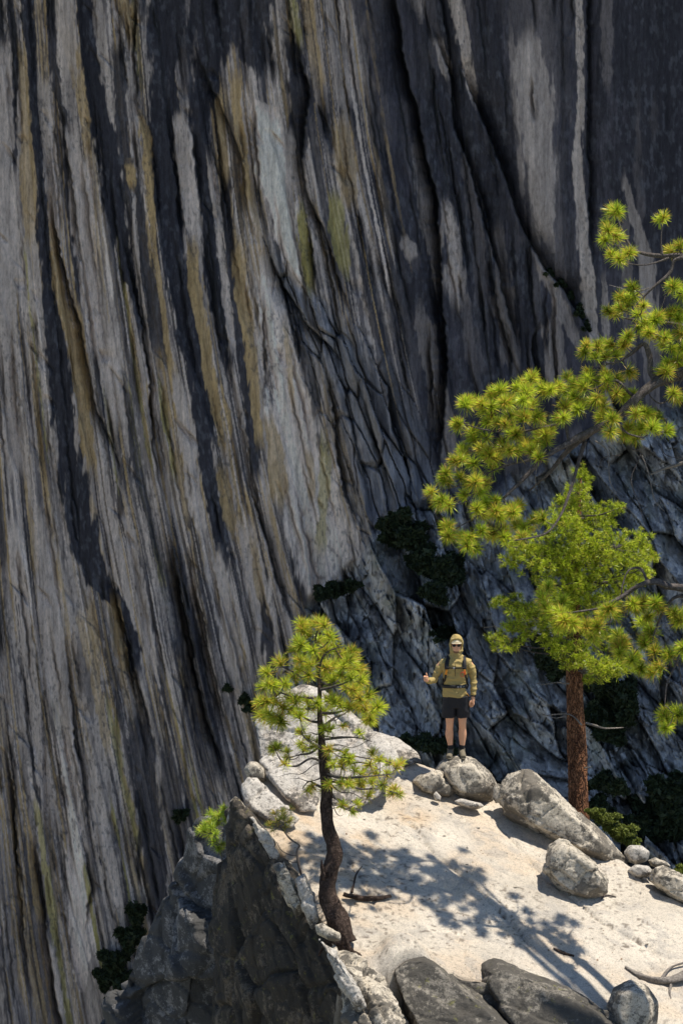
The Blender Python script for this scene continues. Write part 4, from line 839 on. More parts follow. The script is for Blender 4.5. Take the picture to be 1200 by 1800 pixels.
bt = [(905, 125), (890, 190), (925, 235), (900, 310), (930, 330), (870, 245), (1115, 150), (1185, 275), (1165, 440), (1190, 470), (940, 490), (990, 480), (915, 560), (960, 520), (1040, 600), (1010, 560), (1090, 570), (1150, 560), (1190, 570), (1100, 650), (1150, 700), (1060, 640), (785, 720), (850, 700), (900, 690), (950, 690), (870, 740), (830, 740), (970, 800), (1190, 780), (560, 830), (500, 870), (610, 880), (640, 880), (540, 890), (430, 880), (400, 900), (750, 860), (710, 880), (840, 840), (880, 840), (800, 830), (950, 900), (920, 890), (990, 900), (860, 940), (820, 930), (330, 930), (280, 940), (360, 960), (250, 1030), (310, 1060), (380, 1010), (420, 1020), (470, 990), (520, 1000), (580, 990), (620, 1070), (590, 1090), (640, 1050), (540, 1120), (500, 1140), (560, 1140), (440, 1100), (480, 1060), (700, 950), (760, 960), (1000, 980), (1050, 980), (1020, 1040), (970, 1040), (1170, 900), (1130, 1050), (900, 1000), (1000, 1080), (860, 990), (270, 1150), (240, 1180), (320, 1190), (380, 1150), (410, 1170), (350, 1130), (200, 1230), (140, 1310), (170, 1350), (260, 1250), (300, 1270), (340, 1310), (280, 1320), (400, 1210), (360, 1270), (330, 1380), (370, 1360), (410, 1390), (480, 1380), (500, 1370), (430, 1410), (350, 1400), (210, 1490), (270, 1500), (290, 1530), (350, 1470), (400, 1480), (570, 1430), (540, 1460), (500, 1450), (520, 1500), (440, 1470), (1190, 640), (1200, 700), (1180, 740), (1130, 800), (1080, 1000), (460, 930), (560, 940), (680, 1000), (1230, 300), (1250, 480), (1260, 620), (1230, 560)]
btf = [np.array([*P(*z3(x, y), BD + rb.uniform(-.5, .5)), rb.uniform(.9, 1.12), 1.]) for x, y in bt]
b7 = [(350, 870), (250, 860), (300, 930), (620, 660), (750, 640), (880, 700), (550, 1050), (560, 1000), (790, 950), (820, 900), (850, 1080), (640, 1140), (830, 1260), (720, 1230), (1060, 810), (1090, 770), (1070, 1080), (1100, 1050), (930, 1650), (1050, 1600), (960, 1690), (450, 700), (60, 800), (20, 740), (-130, 620), (-100, 700), (10, 840), (1250, 700), (700, 700), (500, 760), (670, 1120)]
btf += [np.array([*P(*z7(x, y), BD + rb.uniform(-.4, .4)), rb.uniform(1.0, 1.25), 1.]) for x, y in b7]
bgp = P(1658, 2060, BD - 3.0)
BP = conifer('pine_tree', (bgp[0], bgp[1], bgp[2]), btrunk, bl, btf, 'large long needled pine whose limbs reach in from the right edge, trunk outside the picture', 'pine tree', .165, 190, .0068, M_BARKD, M_TWIG, 9, yel=.25, tint=(.46, .58, .045), dead=dead, extra=.95)

# ---- sapling (twisted) and sprig behind the outcrop
sb = GL(532, 1555); sd_ = float(np.dot(sb, fw))
def SQ(pl, r0, r1): n = len(pl); return [(*P(x, y, sd_), r0 + (r1 - r0) * i / (n - 1)) for i, (x, y) in enumerate(pl)]
conifer('sapling', sb, SQ([(534, 1565), (530, 1540), (524, 1515), (522, 1495), (526, 1486), (510, 1475), (498, 1460)], .022, .007), [SQ([(524, 1505), (508, 1502), (495, 1495), (486, 1480)], .009, .004), SQ([(528, 1515), (512, 1515), (498, 1508)], .008, .003), SQ([(520, 1482), (505, 1468), (492, 1452)], .007, .003)],
        [np.array([*P(x, y, sd_ + rr.uniform(-.1, .1)), .8, 1.]) for x, y in [(484, 1432), (492, 1440), (500, 1436), (488, 1446), (476, 1450), (505, 1446), (496, 1428)]],
        'thin twisted sapling with bare curved stem and one small tuft, left of the crooked pine', 'sapling', .13, 80, .005, M_TWIG, M_TWIG, 31, yel=.3, tint=(.26, .32, .05))
s2 = P(385, 1500, 50.6)
conifer('sapling', s2, [(*P(392, 1520, 50.6), .012), (*P(388, 1500, 50.6), .010), (*P(380, 1480, 50.5), .007), (*P(374, 1466, 50.4), .005)], [[(*P(388, 1500, 50.6), .008), (*P(376, 1488, 50.5), .006), (*P(366, 1480, 50.4), .004)]],
        [np.array([*P(x, y, 50.4 + rr.uniform(-.12, .12)), .95, 1.]) for x, y in [(376, 1436), (386, 1434), (394, 1442), (362, 1450), (358, 1458), (370, 1448), (382, 1450), (372, 1462), (396, 1432), (360, 1462), (375, 1480), (384, 1492)]],
        'bright green pine sprig rising behind the dark outcrop over the shaded buttress', 'sapling', .135, 120, .005, M_TWIG, M_TWIG, 33, yel=.1, tint=(.46, .62, .06))

# ---- middle tree: red trunk, dense short-needled crown
MD = 53.0
def mid_tree():
    rn = np.random.default_rng(77); base = P(1017, 1500, MD)
    root = empty('fir_tree', base); tag(root, 'straight tree with red brown trunk and dense bright green crown behind the ledge', 'fir tree')
    tk = MB(); tk.tube([(*P(x, y, MD), r / F * MD) for x, y, r in [(1018, 1560, 22), (1016, 1420, 18.5), (1013, 1320, 16.5), (1010, 1220, 15), (1007, 1120, 14), (1006, 1040, 12), (1010, 960, 9), (1016, 880, 5), (1020, 822, 2)]], 22, .05, 8, 4); tk.build('trunk', M_BARKR, root)
    blobs = [(1022, 838, 14, 20), (1014, 868, 24, 22), (1000, 888, 30, 18), (990, 925, 42, 30), (1040, 915, 40, 30), (1075, 897, 16, 14), (1090, 892, 12, 8), (925, 955, 36, 20), (905, 962, 22, 12), (950, 985, 50, 28), (900, 985, 20, 12), (1010, 980, 60, 38), (1080, 965, 52, 34), (1128, 950, 22, 20), (1135, 980, 18, 14), (1115, 1005, 30, 22), (1140, 1008, 12, 7), (1060, 1025, 60, 26), (985, 1030, 50, 24), (895, 1058, 32, 13), (872, 1056, 12, 9), (925, 1080, 32, 18), (905, 1100, 28, 14), (868, 1125, 22, 12), (890, 1135, 24, 12), (945, 1075, 34, 22), (975, 1110, 34, 30), (1000, 1150, 30, 26), (1045, 1120, 40, 24), (1050, 1165, 42, 18), (1075, 1175, 36, 14), (1045, 1190, 30, 10), (975, 1140, 14, 16), (930, 1115, 20, 10), (1050, 1060, 44, 18)]
    vs, cs = [], []; brm = MB(); blobs += [(1008, 935, 26, 22), (1004, 985, 30, 24), (1010, 1035, 28, 22), (998, 1080, 24, 18), (985, 1065, 28, 18)]
    for bi, (x, y, rx, ry) in enumerate(blobs):
        dz = rn.uniform(-.75, .15) if bi % 3 else -.6; c = P(x, y, MD + dz); ty = min(y + 14, 1180)
        t0 = P(1010, ty, MD); m = (t0 + c) / 2 + np.array([0, 0, -.06])
        brm.tube([(*t0, .018), (*m, .012), (*c, .006)], 5, .15, 4, bi)
        nt = int(rx * ry / 12.5)
        for k in range(nt):
            q = rn.normal(size=3); q /= np.linalg.norm(q); q *= rn.uniform(.2, 1.25) ** .6
            p = P(x + q[0] * rx, y + q[2] * ry, MD + dz + q[1] * rx * MD / F * 1.0)
            if k % 6 == 0: brm.tube([(*c, .006), (*((c + p) / 2 + rn.normal(size=3) * .02), .004), (*p, .002)], 4, .1, 3, k)
            ax = q + np.array([0, 0, .8]); v, cc = tuft_needles(p, ax, .085 * rn.uniform(.7, 1.3), 30, .0075, rn, yel=.22 * rn.uniform(0, 1.5), tint=(.44, .54, .035), tips=(.66, .60, .09))
            vs.append(v); cs.append(cc)
    brm.build('branch', M_TWIG, root); needles_obj('crown', vs, cs, M_NEEDLE, root)
    for i, pl in enumerate([[(1028, 1271, .022), (1045, 1275, .018), (1060, 1280, .014), (1080, 1280, .010), (1095, 1279, .006)], [(1022, 1275, .014), (1000, 1256, .010), (960, 1257, .006), (945, 1255, .004)], [(1000, 1202, .012), (975, 1200, .009), (955, 1203, .006), (942, 1201, .004)], [(1026, 1350, .014), (1038, 1348, .006)], [(995, 1258, .010), (975, 1262, .006), (950, 1254, .003)], [(870, 1100, .008), (850, 1103, .004)], [(1075, 1168, .010), (1050, 1140, .014), (1020, 1118, .02)]]):
        b = MB(); b.tube([(*P(x, y, MD - .16), r) for x, y, r in pl], 6, .22, 5, i + 9); b.build('dead_branch', M_DEAD, root)
mid_tree()

# ------------------------------------------------------------------ shrubs
def shrub(name, blobs, depth, label, cat, leaf, colr, dens, seed, group=None, up_=.3, light=.0, nd=None):
    blobs = [q for (x, y, rx, ry) in blobs for q in [(x, y, rx, ry)] + [(x + rx * math.cos(k * 2.1 + seed) * .85, y + ry * math.sin(k * 2.1 + seed) * .85, rx * .5, ry * .5) for k in range(3)]]
    rn = np.random.default_rng(seed); vs = []; cs = []; sc = depth / F
    for (x, y, rx, ry) in blobs:
        d = depth if nd is None else nd(x, y)
        n = int(dens * rx * ry)
        q = rn.normal(size=(n, 3)); q /= np.linalg.norm(q, axis=1)[:, None]; rad = rn.uniform(.2, 1., n) ** .4
        lump = .75 + .5 * fbm3(q * 1.0 + seed, 2.2, 3, seed) * 2
        q = q * (rad * lump)[:, None]
        c = P(x, y, d); pos = c[None] + q * np.array([rx, (rx + ry) * .5, ry])[None] * sc
        a = rn.normal(size=(n, 3)); a /= np.linalg.norm(a, axis=1)[:, None]; b = np.cross(a, rn.normal(size=(n, 3))); b /= np.linalg.norm(b, axis=1)[:, None]
        l = leaf * rn.uniform(.6, 1.4, n)[:, None]
        v = np.stack([pos - a * l, pos - b * l * .45, pos + a * l * .3 + b * 0, pos + a * l, pos + b * l * .45], 1)
        vs.append(v.reshape(-1, 3)); cc = np.array(colr)[None] * rn.uniform(.5, 1.5, n)[:, None]
        cs.append(np.repeat(cc[:, None], 5, 1).reshape(-1, 3))
    v = np.concatenate(vs); c = np.concatenate(cs); f = np.arange(len(v)).reshape(-1, 5)
    o = mesh_np(name, v, f, M_LEAF, cols=c, smooth=False); recenter(o, (v[:, 0].mean(), v[:, 1].mean(), v[:, 2].min()))
    return tag(o, label, cat, group)
CD = lambda dx: (lambda x, y: cliff_depth(x, y) - dx)
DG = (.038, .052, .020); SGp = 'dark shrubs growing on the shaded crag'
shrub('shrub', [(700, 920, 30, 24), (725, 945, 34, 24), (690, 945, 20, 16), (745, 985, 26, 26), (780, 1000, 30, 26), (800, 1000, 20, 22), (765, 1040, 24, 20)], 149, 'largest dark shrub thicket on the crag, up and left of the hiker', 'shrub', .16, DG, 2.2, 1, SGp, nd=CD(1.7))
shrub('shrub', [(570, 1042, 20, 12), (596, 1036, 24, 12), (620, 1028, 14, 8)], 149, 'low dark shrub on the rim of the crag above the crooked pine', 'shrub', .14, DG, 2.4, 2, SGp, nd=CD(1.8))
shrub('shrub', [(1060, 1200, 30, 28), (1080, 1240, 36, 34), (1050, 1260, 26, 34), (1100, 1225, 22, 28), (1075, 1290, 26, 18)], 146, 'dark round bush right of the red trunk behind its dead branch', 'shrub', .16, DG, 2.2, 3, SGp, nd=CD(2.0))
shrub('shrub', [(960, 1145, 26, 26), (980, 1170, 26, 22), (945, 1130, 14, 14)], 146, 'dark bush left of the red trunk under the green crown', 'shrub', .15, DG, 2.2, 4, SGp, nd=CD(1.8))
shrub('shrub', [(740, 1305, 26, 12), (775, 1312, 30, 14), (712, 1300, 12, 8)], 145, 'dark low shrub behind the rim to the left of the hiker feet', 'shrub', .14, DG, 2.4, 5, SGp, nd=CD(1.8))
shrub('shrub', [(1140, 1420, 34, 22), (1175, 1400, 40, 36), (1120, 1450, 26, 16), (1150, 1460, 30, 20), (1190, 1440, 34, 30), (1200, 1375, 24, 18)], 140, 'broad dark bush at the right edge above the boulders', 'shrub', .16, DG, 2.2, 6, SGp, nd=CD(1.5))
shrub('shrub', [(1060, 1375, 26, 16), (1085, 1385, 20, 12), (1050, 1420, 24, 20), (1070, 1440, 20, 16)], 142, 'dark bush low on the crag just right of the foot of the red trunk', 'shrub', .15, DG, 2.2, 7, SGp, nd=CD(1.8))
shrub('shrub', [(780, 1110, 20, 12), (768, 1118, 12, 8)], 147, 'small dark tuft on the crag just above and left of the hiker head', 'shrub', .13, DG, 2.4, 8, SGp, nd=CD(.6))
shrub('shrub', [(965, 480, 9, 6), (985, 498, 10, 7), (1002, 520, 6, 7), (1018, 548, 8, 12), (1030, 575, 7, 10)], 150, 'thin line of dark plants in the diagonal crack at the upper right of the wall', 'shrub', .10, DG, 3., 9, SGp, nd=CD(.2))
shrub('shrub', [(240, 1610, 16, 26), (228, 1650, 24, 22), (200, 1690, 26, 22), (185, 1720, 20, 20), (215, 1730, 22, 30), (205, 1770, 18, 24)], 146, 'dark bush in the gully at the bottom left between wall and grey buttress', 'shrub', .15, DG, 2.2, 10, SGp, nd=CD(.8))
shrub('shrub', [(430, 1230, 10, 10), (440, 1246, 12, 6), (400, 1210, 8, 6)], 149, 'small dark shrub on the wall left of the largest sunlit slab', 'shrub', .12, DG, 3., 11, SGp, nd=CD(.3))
shrub('shrub', [(1065, 1440, 24, 12), (1090, 1462, 28, 14), (1045, 1428, 16, 8), (1108, 1480, 16, 8)], 51.8, 'sunlit low green bush behind the longest boulder at the foot of the red trunk', 'shrub', .028, (.16, .19, .035), 7., 12)
shrub('shrub', [(1195, 1530, 16, 8), (1220, 1540, 16, 8)], 49.5, 'low yellow green bush on the rim at the right edge behind the cut off boulder', 'shrub', .03, (.17, .20, .03), 6., 13)
shrub('shrub', [(320, 1430, 12, 9), (312, 1440, 8, 6)], 149, 'tiny dark shrub on the wall above the grey buttress', 'shrub', .12, DG, 3., 14, SGp, nd=CD(.3))
# dead wood
def dead_thing(name, lists, label, cat, m=M_DEAD, base=None):
    root_p = GL(*lists[0][0][:2]); root = empty(name, root_p); tag(root, label, cat)
    for i, l in enumerate(lists):
        b = MB(); pts_ = []
        for x, y, r, h in l:
            p = GL(x, y); pts_.append((p[0], p[1], p[2] + h, r))
        b.tube(pts_, 8, .25, 6, i + 3); b.build('trunk' if i == 0 else 'branch', m, root)
dead_thing('fallen_branch', [[(604, 1582, .030, .08), (630, 1584, .034, .05), (660, 1586, .032, .05), (686, 1580, .024, .04)], [(618, 1576, .018, .06), (622, 1560, .014, .05), (626, 1545, .01, .07), (636, 1535, .006, .1)]], 'dark dead branch lying on the slab just right of the foot of the crooked pine', 'dead branch', M_BARKD)
dead_thing('dead_wood', [[(1098, 1702, .02, .02), (1125, 1720, .03, .04), (1160, 1730, .045, .05), (1200, 1726, .06, .08), (1250, 1710, .07, .1)], [(1160, 1728, .02, .04), (1178, 1708, .018, .06), (1205, 1700, .014, .08)], [(1180, 1730, .02, .04), (1176, 1745, .014, .02), (1178, 1756, .01, .0)]], 'weathered dead roots on the slab at the lower right edge', 'dead wood', M_DEAD)
dead_thing('dead_wood', [[(972, 1668, .014, .01), (990, 1678, .022, .02), (1008, 1682, .014, .01)]], 'short dark broken stick lying alone on the slab below the squarish boulder', 'dead wood', M_BARKD)
dead_thing('dead_wood', [[(1056, 1582, .008, .01), (1064, 1576, .012, .02), (1082, 1578, .008, .01)]], 'small brown curled stick at the right foot of the squarish boulder', 'dead wood', M_TWIG)
# ------------------------------------------------------------------ the hiker
def ell(mb, c, r, seg=20, rings=14):
    base = mb.n
    for i in range(1, rings):
        th = math.pi * i / rings
        for k in range(seg):
            ph = 2 * math.pi * k / seg
            mb.v.append(np.array([c[0] + r[0] * math.sin(th) * math.cos(ph), c[1] + r[1] * math.sin(th) * math.sin(ph), c[2] - r[2] * math.cos(th)]))
    mb.v.append(np.array([c[0], c[1], c[2] - r[2]])); mb.v.append(np.array([c[0], c[1], c[2] + r[2]]))
    b0 = base + (rings - 1) * seg; b1 = b0 + 1
    for i in range(rings - 2):
        for k in range(seg):
            a = base + i * seg + k; b = base + i * seg + (k + 1) % seg; mb.f.append((a, b, b + seg, a + seg))
    for k in range(seg):
        mb.f.append((b0, base + (k + 1) % seg, base + k)); e = base + (rings - 2) * seg; mb.f.append((b1, e + k, e + (k + 1) % seg))
    mb.n = len(mb.v)
def loft(mb, rings, seg=28, pw=2.3):
    base = mb.n
    rr_ = smooth_path(rings, 4)
    for (cx, cy, z, rx, ry) in rr_:
        for k in range(seg):
            a = 2 * math.pi * k / seg; c, s = math.cos(a), math.sin(a)
            mb.v.append(np.array([cx + rx * np.sign(c) * abs(c) ** (2 / pw), cy + ry * np.sign(s) * abs(s) ** (2 / pw), z]))
    m = len(rr_)
    for i in range(m - 1):
        for k in range(seg):
            a = base + i * seg + k; b = base + i * seg + (k + 1) % seg; mb.f.append((a, b, b + seg, a + seg))
    mb.v.append(np.array([*rr_[0][:3]])); mb.v.append(np.array([*rr_[-1][:3]])); c0 = base + m * seg; c1 = c0 + 1
    for k in range(seg):
        mb.f.append((c0, base + (k + 1) % seg, base + k)); e = base + (m - 1) * seg; mb.f.append((c1, e + k, e + (k + 1) % seg))
    mb.n = len(mb.v)
def tb(mb, pts, seg=14, n=5): mb.tube(pts, seg, 0, n, 0)
def ribbon(mb, pts, w, th, side):
    pp = smooth_path(pts, 5); base = mb.n; side = np.array(side, float)
    for i, p in enumerate(pp):
        t = pp[min(i + 1, len(pp) - 1)] - pp[max(0, i - 1)]; t /= np.linalg.norm(t) + 1e-9
        s = side - t * (side @ t); s /= np.linalg.norm(s); nn = np.cross(t, s)
        for a, b in ((-1, -1), (1, -1), (1, 1), (-1, 1)): mb.v.append(p + s * a * w / 2 + nn * b * th / 2)
    for i in range(len(pp) - 1):
        for k in range(4):
            a = base + i * 4 + k; b = base + i * 4 + (k + 1) % 4; mb.f.append((a, b, b + 4, a + 4))
    mb.f.append((base + 3, base + 2, base + 1, base)); e = base + (len(pp) - 1) * 4; mb.f.append((e, e + 1, e + 2, e + 3)); mb.n = len(mb.v)
def solid(mb, name, m, root, vox=.006, sm=3, wr=0, wf=9, seed=0, stretch=(1, 1, 1)):
    me = bpy.data.meshes.new('t'); me.from_pydata([tuple(v) for v in mb.v], [], mb.f); me.update()
    o = bpy.data.objects.new('t', me); col.objects.link(o)
    md = o.modifiers.new('r', 'REMESH'); md.mode = 'VOXEL'; md.voxel_size = vox
    s = o.modifiers.new('s', 'SMOOTH'); s.iterations = sm; s.factor = .5
    dg = bpy.context.evaluated_depsgraph_get(); me2 = bpy.data.meshes.new_from_object(o.evaluated_get(dg))
    bpy.data.objects.remove(o); bpy.data.meshes.remove(me)
    if wr:
        n = len(me2.vertices); v = np.empty(n * 3, np.float32); me2.vertices.foreach_get('co', v); v = v.reshape(-1, 3).astype(float)
        nn = np.empty(n * 3, np.float32); me2.vertices.foreach_get('normal', nn); nn = nn.reshape(-1, 3)
        q = fbm3(v * np.array(stretch), wf, 3, seed, .45); ridge = .5 - np.abs(q) * 3.2
        v = v + nn * (wr * ridge)[:, None]; me2.vertices.foreach_set('co', v.astype(np.float32).ravel())
    me2.name = name; me2.polygons.foreach_set('use_smooth', np.ones(len(me2.polygons), bool)); me2.update()
    me2.materials.clear(); me2.materials.append(m)
    ob = bpy.data.objects.new(name, me2); col.objects.link(ob); ob.parent = root; return ob
M_SKIN = plain('skin', (.70, .37, .22), .5, 14, .12); M_SHIRT = plain('olive_fabric', (.38, .285, .11), .85, 40, .10, .002)
M_SHORT = plain('black_fabric', (.018, .018, .022), .8, 60, .3, .002); M_STRAP = plain('black_webbing', (.014, .014, .016), .6, 80, .3, .001)
M_CAP = plain('cap_cloth', (.72, .63, .45), .85, 50, .08); M_LENS = plain('dark_lens', (.008, .008, .01), .12); M_SHOE = plain('shoe_mesh', (.17, .145, .10), .85, 60, .35, .002)
M_SOLE = plain('shoe_sole', (.09, .08, .06), .9, 30, .3); M_SOCK = plain('dark_sock', (.02, .02, .022), .9); M_BEARD = plain('beard_hair', (.20, .11, .065), .9, 120, .4, .002)
M_ORG = plain('orange_webbing', (.75, .28, .03), .6); M_RED = plain('red_cord', (.6, .03, .03), .5); M_LIP = plain('lips', (.36, .13, .10), .5); M_BUCK = plain('grey_buckle', (.25, .25, .27), .4); M_TEAL = plain('grey_panel', (.08, .10, .12), .7)
def man():
    bpy.context.view_layer.update()
    o0 = Vector((0, 0, 0)); hit = None; mi = B1.matrix_world.inverted()
    for py in (1328, 1332, 1336, 1340, 1345, 1350):
        d = Vector(tuple(P(801, py, 1.0))).normalized()
        ok, loc, nr, ix = B1.ray_cast(mi @ o0, d)
        if ok: hit = B1.matrix_world @ loc; break
    hit = hit + Vector((0, .10, 0))
    def topz(x, y):
        ok, loc, nr, ix = B1.ray_cast(mi @ Vector((x, y, hit.z + 1)), Vector((0, 0, -1)))
        return (B1.matrix_world @ loc).z if ok else hit.z
    zf = [topz(hit.x + s * .095, hit.y - .06) for s in (-1, 1)]
    bz = max(zf) - .012
    root = empty('person', (hit.x, hit.y, bz)); tag(root, 'hiker in olive hooded shirt and black shorts standing on a boulder, giving a thumbs up', 'person')
    # body
    b = MB(); fz = [z - bz for z in zf]
    for s, kx, ax in ((-1, -.095, -.078), (1, .095, .088)):
        tb(b, [(ax, .02, .05 + 0, .040), (ax, .012, .11, .036), (ax * 1.08, .012, .20, .042), (kx * 1.02, .022, .32, .060), (kx, .012, .42, .053), (kx * .98, -.006, .50, .056), (kx * .98, -.002, .58, .064), (kx * .98, 0, .75, .080), (kx * .9, 0, .92, .095)])
    loft(b, [(-.02, 0, .84, .12, .09), (-.02, 0, .93, .145, .10), (-.02, 0, 1.08, .13, .095), (-.015, 0, 1.28, .15, .10), (-.015, 0, 1.42, .17, .10), (-.005, .01, 1.50, .10, .07), (-.005, .01, 1.54, .06, .06)])
    tb(b, [(-.005, .012, 1.44, .062), (-.005, .008, 1.54, .054), (-.005, .0, 1.64, .055)])
    ell(b, (-.005, .006, 1.705, ), (.078, .100, .102)); ell(b, (-.005, -.028, 1.645), (.062, .072, .072)); ell(b, (-.005, -.055, 1.603), (.030, .030, .024))
    tb(b, [(-.005, -.086, 1.715, .010), (-.005, -.098, 1.69, .012), (-.005, -.106, 1.668, .015)], 10, 3)
    for s in (-1, 1): ell(b, (-.005 + s * .076, .02, 1.685), (.010, .022, .032), 10, 8); ell(b, (-.005 + s * .038, -.062, 1.672), (.022, .018, .018), 10, 8)
    # arms
    tb(b, [(-.19, .0, 1.43, .050), (-.25, .0, 1.36, .046), (-.315, -.01, 1.19, .040), (-.34, -.04, 1.165, .038), (-.395, -.14, 1.185, .034), (-.435, -.205, 1.215, .026)])
    tb(b, [(.16, .0, 1.43, .050), (.215, .0, 1.36, .046), (.245, .015, 1.19, .040), (.250, .0, 1.12, .038), (.250, -.025, 1.0, .031), (.245, -.035, .925, .026)])
    # raised hand: fist with thumb up
    hx, hy, hz = -.452, -.235, 1.245
    ell(b, (hx, hy, hz), (.030, .040, .044), 14, 10)
    for k in range(4):
        z = hz + .034 - k * .0205; L = (1, 1.06, 1, .85)[k]; r = .0095 - .0006 * k
        b.tube([(hx - .020, hy + .01, z, r), (hx - .030 * L, hy - .038, z + .002, r), (hx - .006, hy - .058 * L, z, r * .97), (hx + .022, hy - .050, z - .002, r * .93), (hx + .026, hy - .026, z - .003, r * .85)], 8, 0, 4)
    b.tube([(hx + .018, hy - .008, hz + .012, .015), (hx + .014, hy - .030, hz + .040, .0125), (hx + .010, hy - .034, hz + .068, .0105), (hx + .002, hy - .030, hz + .094, .0085)], 9, 0, 4)
    # hanging hand
    gx, gy, gz = .240, -.045, .865
    tb(b, [(.245, -.035, .925, .026), (.243, -.042, .885, .030), (.236, -.048, .845, .031), (.230, -.052, .825, .026)])
    for k in range(4):
        x0 = gx + .018 - k * .017; y0 = gy - .020 + k * .012; L = (.80, 1.0, 1.05, .95)[k]; r = .0092
        b.tube([(x0, y0, gz - .035, r), (x0 - .004, y0 - .008, gz - .035 - .032 * L, r), (x0 - .012, y0 + .0, gz - .035 - .056 * L, r * .93), (x0 - .020, y0 + .014, gz - .035 - .074 * L, r * .82)], 8, 0, 4)
    b.tube([(gx - .016, gy - .02, gz + .012, .014), (gx - .038, gy - .034, gz - .018, .012), (gx - .046, gy - .036, gz - .046, .0105), (gx - .046, gy - .030, gz - .066, .0085)], 9, 0, 4)
    body = solid(b, 'body', M_SKIN, root, .0048, 2)
    # shirt with hood
    s = MB()
    loft(s, [(-.022, 0, .925, .178, .128), (-.022, 0, .96, .180, .130), (-.025, 0, 1.05, .170, .122), (-.02, 0, 1.15, .172, .120), (-.018, 0, 1.30, .188, .125), (-.015, .0, 1.40, .198, .122), (-.012, .005, 1.46, .175, .105), (-.005, .01, 1.51, .110, .085), (-.005, .005, 1.56, .085, .082)])
    tb(s, [(-.005, .0, 1.46, .10), (-.005, -.004, 1.53, .080), (-.005, .004, 1.60, .082), (-.005, .02, 1.66, .09)], 22)
    ell(s, (-.005, .050, 1.705), (.098, .104, .125)); ell(s, (-.005, .055, 1.63), (.090, .088, .12))
    for sg in (-1, 1): tb(s, [(-.005 + sg * .062, -.030, 1.55, .020), (-.005 + sg * .077, -.036, 1.63, .016), (-.005 + sg * .083, -.034, 1.70, .014), (-.005 + sg * .072, -.040, 1.77, .016)], 10); ell(s, (-.012 + sg * .165, .0, 1.42), (.068, .078, .062))
    tb(s, [(-.078, -.05, 1.775, .018), (-.04, -.070, 1.797, .016), (-.005, -.076, 1.803, .016), (.03, -.070, 1.797, .016), (.068, -.05, 1.775, .018)], 10)
    tb(s, [(-.17, .0, 1.425, .076), (-.232, .0, 1.36, .064), (-.283, -.005, 1.25, .054), (-.322, -.015, 1.178, .051), (-.365, -.08, 1.175, .046), (-.405, -.15, 1.19, .039), (-.428, -.192, 1.208, .036)], 18)
    tb(s, [(.145, .0, 1.425, .076), (.202, .0, 1.36, .062), (.233, .012, 1.25, .051), (.248, .012, 1.17, .049), (.254, -.005, 1.08, .043), (.252, -.025, .99, .038), (.249, -.033, .945, .037)], 18)
    solid(s, 'hooded_shirt', M_SHIRT, root, .0065, 3, .024, 8, 4, (1, 1, 1.5))
    z_ = MB(); ribbon(z_, [(-.02, -.131, 1.44), (-.022, -.134, 1.36), (-.024, -.131, 1.25)], .006, .005, (1, 0, 0)); z_.build('zip', M_STRAP).parent = root
    # shorts
    q = MB()
    for sg, cx in ((-1, -.108), (1, .098)): loft(q, [(cx * 1.04, -.002, .605, .101, .108), (cx * 1.02, -.002, .70, .100, .110), (cx * .95, 0, .80, .100, .115), (cx * .85, 0, .93, .098, .118)], 24)
    loft(q, [(-.012, 0, .76, .14, .11), (-.018, 0, .85, .178, .118), (-.02, 0, .96, .170, .118)], 26)
    solid(q, 'shorts', M_SHORT, root, .0065, 2, .012, 7, 9, (1, 1, .7))
    lg = MB(); ribbon(lg, [(-.175, -.083, .645), (-.165, -.092, .645)], .012, .004, (0, 0, 1)); lg.build('logo_tab', M_BUCK).parent = root
    # feet
    for sg, ax, dx, f in ((-1, -.078, -.035, fz[0]), (1, .088, .02, fz[1])):
        k = MB(); tb(k, [(ax, .02, .07, .046), (ax, .014, .12, .043), (ax * 1.02, .013, .175, .044)], 16); solid(k, 'sock', M_SOCK, root, .006, 2)
        h = MB(); tb(h, [(ax, .045, .055, .044), (ax + dx * .1, .0, .058, .047), (ax + dx * .4, -.07, .048, .046), (ax + dx * .8, -.14, .036, .045), (ax + dx, -.185, .030, .034)], 18); tb(h, [(ax, .028, .05, .044), (ax, .02, .115, .050)], 16)
        h.v = [np.array([v[0], v[1], max(v[2], .012)]) for v in h.v]
        solid(h, 'shoe', M_SHOE, root, .006, 2, .004, 20, 3)
        u = MB(); loft(u, [(0, 0, -.012, .042, .14), (0, 0, .0, .048, .15), (0, 0, .020, .049, .152), (0, 0, .026, .044, .145)], 24, 2.2)
        u.v = [np.array([ax + v[0] + (-(v[1]) * dx / .23), v[1] - .072, v[2]]) for v in u.v]; solid(u, 'shoe_sole', M_SOLE, root, .006, 1)
    # head gear, face
    c = MB(); ell(c, (-.005, -.006, 1.752), (.084, .094, .052)); solid(c, 'cap', M_CAP, root, .005, 1)
    br = MB(); base = 0
    for zt in (0, 1):
        for i in range(13):
            a = math.pi * i / 12; rx, ry = .076, .066
            br.v.append(np.array([-.005 + rx * math.cos(a), -.062 - ry * math.sin(a) ** .8, 1.752 - .010 * abs(math.cos(a)) ** 2 - .008 * math.sin(a) - .006 * (1 - zt)]))
    br.f.append(tuple(range(13, 26))); br.f.append(tuple(range(12, -1, -1)))
    for i in range(13): j = (i + 1) % 13; br.f.append((j, i, i + 13, j + 13))
    br.n = 26; bo = mesh_np('cap_brim', np.array(br.v), br.f, M_CAP, smooth=False); bo.parent = root
    g = MB()
    for sg in (-1, 1): ell(g, (-.005 + sg * .034, -.086, 1.702), (.031, .014, .020), 14, 8); tb(g, [(-.005 + sg * .06, -.078, 1.706, .005), (-.005 + sg * .078, -.03, 1.706, .004)], 6, 2)
    tb(g, [(-.02, -.098, 1.708, .005), (.01, -.098, 1.708, .005)], 6, 2); solid(g, 'sunglasses', M_LENS, root, .004, 1)
